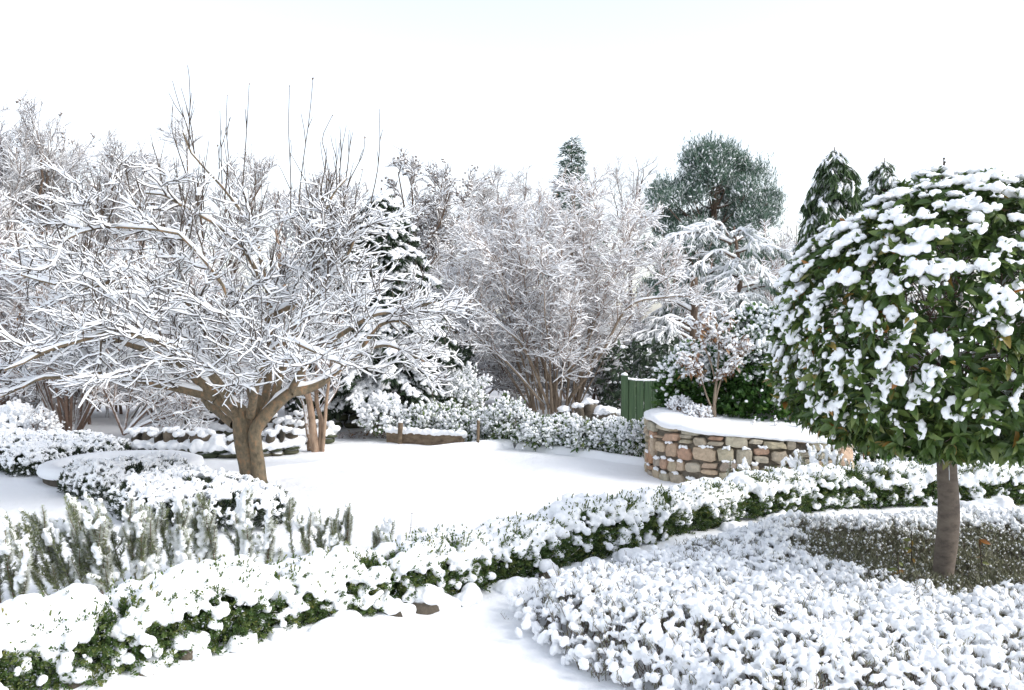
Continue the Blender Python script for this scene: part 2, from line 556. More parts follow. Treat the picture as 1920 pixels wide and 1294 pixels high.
# ------------------------------------------------------------------ small builders
def rockmesh(mb, p, s, rng, mat=0, rnd=0.0, rot=None, T=None):
    V, Fa = T or ICO2
    A = V * np.asarray(s)
    A = A * (1 + .22 * vn(A + rng.uniform(0, 90, 3), 1.3 / max(s), 3)[:, None] + .10 * vn(A + rng.uniform(0, 90, 3), 3.5 / max(s), 4)[:, None])
    # flatten a few facets
    for d in randdir(rng, 5):
        h = (A @ d); lim = .72 * h.max(); A = A - np.clip(h - lim, 0, None)[:, None] * d * .85
    a = rng.uniform(0, 6.28) if rot is None else rot
    Rz = np.array([[math.cos(a), -math.sin(a), 0], [math.sin(a), math.cos(a), 0], [0, 0, 1]])
    mb.add(A @ Rz.T + np.asarray(p), Fa, mat, rnd)
    return A @ Rz.T + np.asarray(p)

def snowdome(mb, p, s, rng, n=7):
    """a soft cushion of snow (to be merged)"""
    k = rng.normal(size=(n, 3)) * np.array(s) * .38
    k[:, 2] = np.abs(k[:, 2]) * .5
    blobs(mb, np.asarray(p) + k, np.array(s) * rng.uniform(.5, .85, (n, 1)), rng, ICO2, .1)

# ------------------------------------------------------------------ kerb round the lawn
def kerb(name, pts, label, width=.16, h=.075, seed=1, slits=.25):
    rng = rng_(seed)
    L = smoothline(pts, max(12, int(np.linalg.norm(np.diff(np.array(pts), axis=0), axis=1).sum() / .05)))
    t = nrm(np.gradient(L, axis=0)); nn = np.c_[-t[:, 1], t[:, 0], np.zeros(len(L))]
    root = thing(name, label, 'kerb', (L[len(L) // 2][0], L[len(L) // 2][1], 0))
    prof = [(-.5, -.04), (-.5, .62), (-.42, .72), (.42, .72), (.5, .62), (.5, -.04)]
    V = np.stack([L + nn * (a * width) + np.array([0, 0, b * h]) for a, b in prof], 1)
    V = V + .006 * np.stack([vn(V, 9, k) for k in (1, 2, 3)], -1)
    k = len(prof); n = len(L)
    i = np.arange(n - 1)[:, None] * k; j = np.arange(k - 1)[None]
    q = np.stack([i + j, i + j + 1, i + k + j + 1, i + k + j], -1).reshape(-1, 4)
    mb = MB(); mb.add(V.reshape(-1, 3), q, 0, rng.uniform(0, 1, len(q)).repeat(1))
    mb.add(V[0], np.array([[0, 1, 2, 3], [0, 3, 4, 5]])); mb.add(V[-1], np.array([[3, 2, 1, 0], [5, 4, 3, 0]]))
    part(root, 'kerb_stone', mb, M['dark_stone'], False)
    # snow drapes over it, leaving slits of dark stone on the lawn side
    s = np.linspace(0, n * .05, n)
    gap = np.clip(vn(np.c_[s, s * 0, s * 0 + seed], 2.6, 8) * 3 - 3 * (1 - 2 * slits), 0, 1)
    prof2 = [(-1.3, -.25), (-.95, .10), (-.72, .40), (-.56, .72), (-.3, 1.02), (0, 1.08), (.4, 1.0), (.75, .55), (1.3, -.25)]
    V = []
    for a, b in prof2:
        aa = np.full(n, a); bb = np.full(n, b)
        if a < -.5:
            aa = a + ((-.56 if a < -.6 else -.58) - a) * gap * (a > -1.2); bb = b + ((.30 if a < -.9 else .33 if a < -.6 else .68) - b) * gap * (a > -1.2)
        V.append(L + nn * (aa * width)[:, None] + np.array([0, 0, 1.0]) * (bb * h)[:, None])
    V = np.stack(V, 1); V[..., 2] += .008 * vn(V, 5, 3) + .004 * vn(V, 17, 4)
    k = len(prof2)
    i = np.arange(n - 1)[:, None] * k; j = np.arange(k - 1)[None]
    q = np.stack([i + j, i + j + 1, i + k + j + 1, i + k + j], -1).reshape(-1, 4)
    mb = MB(); mb.add(V.reshape(-1, 3), q)
    part(root, 'snow_cover', mb, M['snow'])
    return root

def P3(px, py, z=0.0): return G(px, py, z)
kerb('stone_kerb', [P3(1600, 925), P3(1400, 893), P3(1215, 872), P3(1070, 850), P3(975, 839)][::-1], 'snow-covered stone kerb on the lawn edge nearest the laurel shrubs', .12, .075, 5, .2)
kerb('stone_kerb', [P3(960, 838), P3(930, 839), P3(860, 846), P3(740, 860), P3(600, 880), P3(500, 893), P3(420, 905), P3(300, 920)][::-1], 'snow-covered stone kerb with dark slits along the lawn edge behind the apple tree', .15, .10, 3, .36)
kerb('stone_kerb', [P3(350, 1052), P3(430, 1048), P3(500, 1036), P3(545, 1020), P3(568, 1005), P3(572, 985)], 'short curved stone kerb with a dark face beside the upright rosemary', .14, .07, 8, .62)

# ------------------------------------------------------------------ round planter wall
PC = np.array([2.45, 10.08]); PR = .93
def planter_outline():
    P = [(4.0, 11.01)] + [(x, 11.01) for x in np.arange(3.8, 2.6, -.2)]
    a = np.linspace(math.pi / 2, 1.5 * math.pi, 60)
    P += [tuple(PC + PR * np.array([math.cos(t), math.sin(t)])) for t in a]
    P += [(x, 9.15 - .10 * (x - 2.49)) for x in np.arange(2.6, 3.12, .06)] + [(3.18, 9.09), (3.3, 9.11), (3.42, 9.19), (3.5, 9.32), (3.55, 9.5), (3.57, 9.7), (3.57, 9.9)]
    return np.array(P)
PO = planter_outline()
po_s = np.r_[0, np.cumsum(np.linalg.norm(np.diff(PO, axis=0), axis=1))]
po_t = nrm(np.gradient(PO, axis=0)); po_n = np.c_[po_t[:, 1], -po_t[:, 0]]
if (po_n[len(PO) // 2 - 5] @ (PO[len(PO) // 2 - 5] - PC)) < 0: po_n = -po_n
po_z = np.full(len(PO), .625)
for i, p in enumerate(PO):
    if p[1] < 10.08:
        po_z[i] = np.interp(p[0], [1.54, 1.62, 1.85, 2.1, 2.49, 3.05, 3.6, 4.1], [.625, .58, .56, .545, .525, .49, .44, .38])
def po_at(s):
    f = lambda a: np.interp(s, po_s, a)
    return np.stack([f(PO[:, 0]), f(PO[:, 1])], -1), np.stack([f(po_n[:, 0]), f(po_n[:, 1])], -1), f(po_z)
root = thing('stone_planter', 'curved raised planter of orange and grey rubble stone, thickly capped with snow', 'planter', (2.49, 10.25, 0))
rng = rng_(11)
mb = MB()
n = len(PO)
V = np.stack([np.c_[PO - po_n * .03, np.full(n, -.1)], np.c_[PO - po_n * .03, po_z - .005], np.c_[PO - po_n * .3, po_z - .005]], 1)
i = np.arange(n - 1)[:, None] * 3; j = np.arange(2)[None]
mb.add(V.reshape(-1, 3), np.stack([i + j, i + j + 1, i + 3 + j + 1, i + 3 + j], -1).reshape(-1, 4), 1, .5)
def stone_cell(mb, s0, s1, z0, z1, rng, mat, rnd, relief):
    """one rubble stone: an irregular rounded polygon, bulging from the wall"""
    cs, cz = (s0 + s1) / 2, (z0 + z1) / 2; hw, hh = (s1 - s0) / 2, (z1 - z0) / 2
    na = 16
    a = np.arange(na) * 2 * math.pi / na + rng.uniform(-.1, .1, na)
    pw = rng.uniform(.35, .7)
    c, s_ = np.cos(a), np.sin(a)
    u = np.sign(c) * np.abs(c) ** pw * hw; v = np.sign(s_) * np.abs(s_) ** pw * hh
    k = 1 + rng.normal(size=na) * .07
    cut = rng.uniform(-.55, .55, 2)
    u, v = (u * k + v * cut[0] * hw / max(hh, .02) * .4), (v * k + u * cut[1] * hh / max(hw, .02) * .4)
    rings = [(1.0, -.035), (.97, relief * .6), (.86, relief), (.5, relief * 1.08)]
    Vs = []
    for sc, dep in rings:
        p, nn_, zt = po_at(cs + u * sc)
        dd = dep + (rng.normal(size=na) * relief * .16 if dep > 0 else 0)
        Vs.append(np.c_[p + nn_ * np.reshape(dd, (-1, 1)), cz + v * sc])
    p, nn_, zt = po_at(np.array([cs])); Vs.append(np.c_[p + nn_ * relief * 1.1, [cz]])
    V = np.concatenate(Vs)
    fs = []
    for r_ in range(len(rings) - 1):
        b = r_ * na
        fs += [[b + q, b + (q + 1) % na, b + na + (q + 1) % na, b + na + q] for q in range(na)]
    b = (len(rings) - 1) * na
    tr = [[b + q, b + (q + 1) % na, len(V) - 1] for q in range(na)]
    mb.add(V, [np.array(fs), np.array(tr)], mat, rnd)
ledge = MB(); nled = 0
s = po_s[10]
colw = 0
zrow = [(0, .0)]
z0 = -.03
rows = []
while z0 < .62:
    h = rng.uniform(.11, .185); rows.append((z0, z0 + h)); z0 += h
for (za, zb) in rows:
    s = po_s[8] + rng.uniform(0, .1)
    while s < po_s[-1] - .15:
        wd = rng.uniform(.09, .19) if rng.random() < .55 else rng.uniform(.17, .29)
        p, nn_, zt = po_at(np.array([s + wd / 2])); zt = zt[0]
        top = min(zb + rng.normal() * .022, zt - .004); bot = za + rng.normal() * .022
        if top - bot > .03:
            if top - bot > .1 and wd > .12 and rng.random() < .22:
                mid = (top + bot) / 2
                stone_cell(mb, s + .008, s + wd - .008, bot + .007, mid - .006, rng, 0, rng.random(), rng.uniform(.012, .03))
                stone_cell(mb, s + .008, s + wd - .008, mid + .006, top - .007, rng, 0, rng.random(), rng.uniform(.012, .03))
            else:
                stone_cell(mb, s + .008, s + wd - .008, bot + .007, top - .007, rng, 0, rng.random(), rng.uniform(.012, .035))
            if rng.random() < .38 and p[0][1] < 10.1 and top < zt - .05:
                q, n2, _ = po_at(s + wd * np.clip(rng.normal(.5, .14, 9), .1, .9))
                blobs(ledge, np.c_[q + n2 * .018, np.full(9, top + .001) + rng.normal(size=9) * .004], np.c_[rng.uniform(.010, .03, 9), rng.uniform(.012, .024, 9), rng.uniform(.006, .014, 9)], rng, ICO2, .3)
        s += wd
part(root, 'wall', mb, [M['rubble'], M['mortar']])
part(root, 'ledge_snow', ledge, M['snow'])
# snow on the bed
mb = MB()
prof = [(.030, -.022), (.042, -.008), (.04, .014), (.018, .034), (-.03, .046), (-.12, .062), (-.3, .065), (-.55, .07), (-.95, .075)]
prof_n = len(prof)
lip = .012 * vn(np.c_[PO, po_z], 5, 4) + .01 * vn(np.c_[PO, po_z], 14, 5)
V = []
spine = np.c_[np.maximum(PO[:, 0], PC[0]), np.full(len(PO), PC[1])]
for (a, b) in prof:
    inner = np.clip(-a / .95, 0, 1)
    xy = np.where(inner > 0, 0, 1)
    p = PO + po_n * a if inner < .1 else PO + (spine - PO) * inner
    zz = po_z + b + (lip * (1.6 if a > .03 else .5)) + inner * (.56 - po_z) * np.clip(inner * 1.4, 0, 1) * (PO[:, 0] < 4)
    V.append(np.c_[p, zz])
V = np.stack(V, 1); V[..., 2] += .008 * vn(V, 4, 6) + .004 * vn(V, 15, 7)
i = np.arange(n - 1)[:, None] * prof_n; j = np.arange(prof_n - 1)[None]
mb.add(V.reshape(-1, 3), np.stack([i + j, i + j + 1, i + prof_n + j + 1, i + prof_n + j], -1).reshape(-1, 4))
part(root, 'snow_cover', mb, M['snow'])

# ------------------------------------------------------------------ round raised bed at the left
root = thing('round_planter', 'low round stone planter ring with a smooth snow rim and sunken middle', 'planter', (-4.25, 9.82, 0))
cx, cy, R0 = -4.25, 9.85, .80
na = 96
a = np.arange(na) * 2 * math.pi / na
def ringmesh(prof, seed, amp):
    V = np.stack([np.c_[cx + (R0 + r_) * np.cos(a), cy + (R0 * .95 + r_) * np.sin(a), np.full(na, z_)] for r_, z_ in prof], 1)
    V = V + amp * np.stack([vn(V, 4, seed + k) for k in range(3)], -1)
    k = len(prof)
    i = np.arange(na)[:, None] * k; j = np.arange(k - 1)[None]; i2 = ((np.arange(na) + 1) % na)[:, None] * k
    mb = MB(); mb.add(V.reshape(-1, 3), np.stack([i + j, i2 + j, i2 + j + 1, i + j + 1], -1).reshape(-1, 4), 0, .4)
    return mb
part(root, 'stone_ring', ringmesh([(-.02, -.05), (0, .11), (-.02, .12), (-.16, .12), (-.17, .02)], 3, .008), M['dark_stone'])
part(root, 'snow_cover', ringmesh([(.03, .075), (.045, .10), (.035, .15), (-.02, .175), (-.10, .178), (-.165, .15), (-.18, .125), (-.22, .105), (-.4, .098), (-.6, .10), (-.795, .10)], 9, .012), M['snow'])

# ------------------------------------------------------------------ clipped low shrubs at the left (broad cushions)
def cushion(name, label, poly, h, seed, leafn=1.0, vox=.0105):
    """a low clipped evergreen cushion: leaves round the sides, knobbly snow on top"""
    rng = rng_(seed)
    q = np.array(poly); c = q.mean(0)
    root = thing(name, label, 'shrub', (c[0], c[1], 0), 'clipped low evergreen cushions beside the round planter')
    lo, hi = q.min(0), q.max(0)
    area = np.prod(hi - lo)
    n = int(area * 1900)
    P = np.c_[rng.uniform(lo, hi, (n, 2)), np.zeros(n)]
    d = poly_sd(P, poly); P = P[d > .0]; d = d[d > .0]
    top = h * (1 - np.exp(-d / .07) * .55) + .035 * vn(P, 2.2, seed) + .03 * vn(P, 7, seed + 1)
    # leaves: sprigs on the sides and through the top
    sp = np.repeat(P, 3, 0); dd = np.repeat(d, 3); tp = np.repeat(top, 3)
    keep = (dd < .22) | (rng.random(len(dd)) < .35)
    sp, dd, tp = sp[keep], dd[keep], tp[keep]
    z = tp * np.where(dd < .2, rng.random(len(tp)) ** .7, rng.uniform(.75, 1, len(tp)))
    B = np.c_[sp[:, :2], z]
    out = nrm(np.c_[sp[:, :2] - c, np.zeros(len(sp))]) * .9 + np.array([0, 0, .8]) + rng.normal(size=B.shape) * .5
    mb = MB()
    for k in range(4):
        dr = nrm(out + rng.normal(size=B.shape) * .6)
        mb.inst(LEAF2, B + rng.normal(size=B.shape) * .012, frames(dr, randdir(rng, len(B))), np.c_[np.full(len(B), .010), rng.uniform(.03, .05, len(B)), np.full(len(B), .02)], 0, rng.random(len(B)))
    # a dark heart of stems, so that one cannot see through
    part(root, 'foliage', mb, M['yew_leaf'])
    ms = MB()
    m_ = rng.random(len(P)) < np.where(d > .12, .95, .5)
    m_ &= (vn(P, 3.5, seed + 5) + .5 * vn(P, 13, seed + 6)) > -.55
    K = P[m_]; tk = top[m_]; dk = d[m_]
    blobs(ms, np.c_[K[:, :2], tk + .008 + .018 * rng.normal(size=len(K))], np.c_[rng.uniform(.014, .032, len(K)), rng.uniform(.014, .028, len(K)), rng.uniform(.012, .024, len(K))], rng, ICO1, .35)
    # tufts on the flanks
    f = np.where((dd < .10))[0]; f = rng.choice(f, min(len(f), int(len(f) * .28)), replace=False)
    blobs(ms, B[f] + np.array([0, 0, .012]) + out[f] * .012, rng.uniform(.012, .03, (len(f), 3)) * np.array([1.1, 1, .8]), rng, ICO1, .5)
    remesh('snow_cover', ms, vox, .004, 45, root, amp2=.004)
    return root

def gp2(L): return [tuple(G(x, y)[:2]) for x, y in L]
cushion('cushion_shrub', 'broad flat snow-covered cushion shrub behind the round planter, at the photo edge',
        [(-7.2, 10.1), (-5.75, 10.1), (-5.45, 9.75), (-5.1, 9.75), (-5.05, 10.35), (-4.75, 10.75), (-4.72, 11.3), (-5.4, 11.75), (-7.2, 11.9)], .25, 21)
cushion('cushion_shrub', 'small L-shaped snow-covered cushion shrub wrapped round the front of the round planter',
        gp2([(112, 926), (160, 940), (200, 941), (262, 925), (352, 905), (350, 892), (270, 897), (215, 904), (120, 908)]), .24, 22)
cushion('cushion_shrub', 'large wedge-shaped snow-covered cushion shrub in front of the apple trunk',
        gp2([(204, 962), (235, 985), (300, 992), (430, 1000), (500, 998), (545, 982), (545, 968), (500, 945), (430, 925), (340, 912), (260, 930)]), .25, 23)

# ------------------------------------------------------------------ dry stone wall with upright coping stones
def coped_wall(name, label, line, h, seed, cop=(.055, .055, .125), gap=.165, vox=.014, wid=.26):
    rng = rng_(seed)
    L = smoothline(line, 60)
    sl = np.r_[0, np.cumsum(np.linalg.norm(np.diff(L, axis=0), axis=1))]
    t = nrm(np.gradient(L, axis=0)); nn = np.c_[-t[:, 1], t[:, 0], np.zeros(len(L))]
    root = thing(name, label, 'wall', L[30])
    mb = MB()
    # courses of flat stones
    zc = 0
    for c_ in range(max(2, int(h / .1))):
        hh = h / max(2, int(h / .1)); s = rng.uniform(0, .1)
        while s < sl[-1]:
            wd = rng.uniform(.16, .34)
            x = np.array([np.interp(s + wd / 2, sl, L[:, k]) for k in range(3)]); tt = np.array([np.interp(s + wd / 2, sl, t[:, k]) for k in range(3)])
            rockmesh(mb, x + np.array([0, 0, zc + hh / 2]), (wd * .62, wid * .55, hh * .68), rng, 0, rng.random(), math.atan2(tt[1], tt[0]))
            s += wd
        zc += hh
    part(root, 'wall_body', mb, M['moss_stone'])
    ms = MB(); s = .05
    while s < sl[-1]:
        x = np.array([np.interp(s, sl, L[:, k]) for k in range(3)]); tt = np.array([np.interp(s, sl, t[:, k]) for k in range(3)])
        hh = cop[2] * rng.uniform(.75, 1.25)
        b1 = MB()
        c = x + np.array([0, 0, h + hh * .55])
        tb = MB(); ang = math.atan2(tt[1], tt[0]) + rng.normal() * .12; ln_ = rng.normal(.18, .22)
        V = rockmesh(tb, (0, 0, 0), (cop[0] * rng.uniform(.55, 1.35), wid * .46, hh * .85), rng, 0, 0, 0, ICO3)
        V = V @ np.array([[math.cos(ln_), 0, -math.sin(ln_)], [0, 1, 0], [math.sin(ln_), 0, math.cos(ln_)]])
        V = V @ np.array([[math.cos(ang), math.sin(ang), 0], [-math.sin(ang), math.cos(ang), 0], [0, 0, 1]]) + c
        b1.add(V, ICO3[1], 0, rng.random())
        part(root, 'coping_stone', b1, M['dark_stone'])
        topz = V[:, 2].max()
        m_ = 8
        off = rng.normal(size=(m_, 3)) * np.array([cop[0] * .55, wid * .28, .006])
        Rz = np.array([[tt[0], -tt[1], 0], [tt[1], tt[0], 0], [0, 0, 1]])
        blobs(ms, np.array([c[0], c[1], topz - .015]) + off @ Rz.T, np.c_[np.full((m_, 2), cop[0] * .85), rng.uniform(.025, .045, m_)], rng, ICO2, .15)
        # snow packed between
        blobs(ms, x + np.array([0, 0, h + .02]) + tt * gap * .5 + rng.normal(size=(5, 3)) * np.array([.03, wid * .3, .01]), np.c_[np.full((5, 2), .085), rng.uniform(.04, .075, 5)], rng, ICO2, .15)
        s += gap * rng.uniform(.8, 1.2)
    e = np.linspace(0, sl[-1], int(sl[-1] / .035)); EX = np.stack([np.interp(e, sl, L[:, k]) for k in range(3)], -1); EN = np.stack([np.interp(e, sl, nn[:, k]) for k in range(3)], -1)
    for off in (-.5, -.25, 0, .25, .5):
        blobs(ms, EX + EN * off * wid + np.array([0, 0, h + .01]) + rng.normal(size=EX.shape) * .012, np.c_[np.full((len(e), 2), .05), rng.uniform(.018, .03, len(e))], rng, ICO1, .15)
    remesh('snow_cover', ms, vox, .004, 30, root)
    return root
coped_wall('dry_stone_wall', 'front dry stone wall with upright coping stones showing through snow, beside the apple trunk',
           [(-4.75, 11.35, 0), (-4.1, 11.25, 0), (-3.5, 11.15, 0), (-3.0, 11.3, 0), (-2.75, 11.55, 0)], .13, 31)
coped_wall('dry_stone_wall', 'rear dry stone wall, bright snow along its top, seen left of the apple trunk',
           [(-4.9, 12.9, 0), (-4.0, 12.6, 0), (-3.2, 12.5, 0), (-2.9, 12.7, 0)], .2, 32, (.055, .05, .14), .18)
coped_wall('dry_stone_wall', 'low dark stone wall under snow between the apple trunk and the forked reddish trunk',
           [(-3.45, 12.35, 0), (-3.0, 12.35, 0), (-2.55, 12.5, 0)], .15, 33, (.06, .05, .13), .18)
# mossy retaining wall in the dark under the conifer
rng = rng_(35); mb = MB()
root = thing('mossy_wall', 'dark mossy rubble wall in the shade below the snow-laden conifer', 'wall', (-2.5, 14.2, 0))
for r_ in range(5):
    x = -3.4
    while x < -1.5:
        wd = rng.uniform(.16, .3); rockmesh(mb, (x + wd / 2, 14.2 + .04 * rng.normal(), .06 + r_ * .12), (wd * .56, .14, .075), rng, 0, rng.random(), 0); x += wd
part(root, 'wall_body', mb, M['moss_stone'])
ms = MB(); e = np.arange(-3.4, -1.5, .05); blobs(ms, np.c_[e, 14.2 + .05 * rng.normal(size=len(e)), np.full(len(e), .62)], np.c_[np.full((len(e), 2), .08), np.full(len(e), .035)], rng, ICO2, .1)
remesh('snow_cover', ms, .016, .004, 30, root)

# boulders at the foot of the multi-stemmed tree
ORD = ['first', 'second', 'third', 'fourth', 'fifth', 'sixth', 'seventh', 'eighth', 'ninth', 'tenth', 'eleventh', 'twelfth', 'thirteenth', 'fourteenth', 'fifteenth']
rng = rng_(36)
for k, (px, py, sx, sz) in enumerate([(1058, 782, .17, .15), (1085, 778, .14, .17), (1108, 775, .16, .20), (1135, 782, .22, .16), (1160, 786, .18, .14), (938, 772, .15, .16), (952, 776, .12, .15)]):
    p = D(px, py, 14.2 - .1 * (k % 2)); p[2] = max(p[2], .05)
    lab = (ORD[k] + ' from the left of the snow-capped boulders between the multi-stemmed tree and the gate') if k < 5 else ('larger' if k == 5 else 'smaller') + ' of two snow-capped boulders left of the multi-stemmed tree base'
    root = thing('boulder', lab, 'boulder', (p[0], p[1], 0), 'boulders round the multi-stemmed tree')
    mb = MB(); V = rockmesh(mb, (p[0], p[1], p[2] - sz * .3), (sx, sx * .8, sz * 1.25), rng, 0, rng.random(), None, ICO3)
    part(root, 'stone', mb, M['dark_stone'])
    ms = MB(); snowdome(ms, (p[0], p[1] + .03, V[:, 2].max() - .015), (sx * .75, sx * .6, .05), rng, 8); remesh('snow_cover', ms, .016, .004, 30, root)

# ------------------------------------------------------------------ green gate
root = thing('garden_gate', 'dark green boarded wooden gate with snow along its dipped top', 'gate', XY(1210, 13.0).tolist() + [0])
g0, g1 = XY(1178, 13.0)[0], XY(1268, 13.0)[0]
zt0, zt1, zm = D(1178, 711, 13)[2], D(1258, 708, 13)[2], D(1205, 713, 13)[2]
nb = 6
def topz(x):
    u = (x - g0) / (g1 - g0); return zt0 * (1 - u) + zt1 * u - .05 * 4 * u * (1 - u) * .6
mb = MB()
for k in range(nb):
    a_, b_ = g0 + (g1 - g0) * k / nb + .003, g0 + (g1 - g0) * (k + 1) / nb - .003
    y0 = 13.0 + .004 * (k % 2)
    e = .006
    V = np.array([[a_, y0 + e, -.1], [a_ + e, y0, -.1], [b_ - e, y0, -.1], [b_, y0 + e, -.1], [a_, y0 + e, topz(a_)], [a_ + e, y0, topz(a_)], [b_ - e, y0, topz(b_)], [b_, y0 + e, topz(b_)],
                  [a_, y0 + .03, -.1], [b_, y0 + .03, -.1], [a_, y0 + .03, topz(a_)], [b_, y0 + .03, topz(b_)]])
    mb.add(V, np.array([[0, 1, 5, 4], [1, 2, 6, 5], [2, 3, 7, 6], [3, 9, 11, 7], [8, 0, 4, 10], [4, 5, 10, 10], [5, 6, 11, 10], [6, 7, 11, 11], [9, 8, 10, 11]])[[0, 1, 2, 3, 4, 6, 8]])
part(root, 'board_panel', mb, M['green_paint'], False)
mb = MB()
def box(mb, x0, x1, y0, y1, z0, z1, mat=0, rnd=0., e=.004):
    V = np.array([[x, y, z] for z in (z0, z1) for y in (y0, y1) for x in (x0, x1)], float)
    mb.add(V, np.array([[0, 2, 3, 1], [4, 5, 7, 6], [0, 1, 5, 4], [2, 6, 7, 3], [0, 4, 6, 2], [1, 3, 7, 5]]), mat, rnd)
px0 = XY(1165, 13)[0]
box(mb, px0, g0 - .006, 12.96, 13.06, -.1, D(1170, 704, 13)[2])
part(root, 'gate_post', mb, M['green_paint'], False)
mb = MB(); box(mb, g0, g1, 13.032, 13.06, .1, .2); part(root, 'rail', mb, M['green_paint'], False)
mb = MB(); box(mb, g0, g1, 13.032, 13.06, .62, .72); part(root, 'rail', mb, M['green_paint'], False)
ms = MB(); e = np.linspace(g0, g1, 40); rng = rng_(38); blobs(ms, np.c_[e, np.full(40, 13.015), topz(e) + .006], np.c_[np.full(40, .025), np.full(40, .024), rng.uniform(.012, .022, 40)], rng, ICO2, .1)
e = np.full(5, (px0 + g0) / 2); blobs(ms, np.c_[e + rng.normal(size=5) * .015, np.full(5, 13.01), np.full(5, D(1170, 704, 13)[2] + .01)], np.full((5, 3), .04) * np.array([1, 1, .6]), rng, ICO2, .1)
remesh('snow_cover', ms, .009, .003, 40, root)

# timber sleeper and stakes
p0, p1 = D(728, 822, 12.6), D(868, 834, 12.15)
root = thing('timber_sleeper', 'brown timber sleeper edging topped with snow behind the lawn kerb', 'sleeper', (p0 + p1) / 2 * np.array([1, 1, 0]))
t = nrm(p1 - p0) * np.array([1, 1, 0]); nn = np.array([-t[1], t[0], 0])
mb = MB(); V = np.array([q + nn * a_ + np.array([0, 0, z_]) for q in (p0 * [1, 1, 0], p1 * [1, 1, 0]) for a_, z_ in ((-.05, -.05), (-.05, .145), (-.04, .155), (.05, .155), (.05, -.05))])
mb.add(V, np.array([[0, 1, 6, 5], [1, 2, 7, 6], [2, 3, 8, 7], [3, 4, 9, 8]])); mb.add(V[5:], np.array([[0, 1, 3, 4], [1, 2, 3, 3]])[:1])
part(root, 'beam', mb, M['timber'], False)
ms = MB(); rng = rng_(39); e = np.linspace(0, 1, 50)[:, None]; blobs(ms, p0 * [1, 1, 0] * (1 - e) + p1 * [1, 1, 0] * e + np.array([0, 0, .165]), np.c_[np.full((50, 2), .07), rng.uniform(.02, .035, 50)], rng, ICO2, .1)
remesh('snow_cover', ms, .012, .003, 40, root)
for px, ptop, pbot, Y, lab in ((751, 793, 826, 12.45, 'short wooden stake with a snow cap at the end of the timber sleeper'), (897, 788, 840, 11.85, 'thin wooden stake standing among the snowy laurel shrubs')):
    p = D(px, ptop, Y); root = thing('wooden_stake', lab, 'stake', (p[0], p[1], 0), 'wooden stakes behind the lawn')
    wd = .035 if px < 800 else .02
    mb = MB(); L = np.array([[[p[0] - .01, p[1], -.05], [p[0] - .004, p[1], p[2] * .5], [p[0], p[1], p[2]], [p[0], p[1], p[2] + .004]]]); mb.tubes(L, np.array([[wd, wd, wd, .001]]), 8)
    part(root, 'post', mb, M['timber'])
    ms = MB(); snowdome(ms, (p[0], p[1], p[2] + .008), (wd, wd, .02), rng, 5); part(root, 'snow_cap', ms, M['snow'])

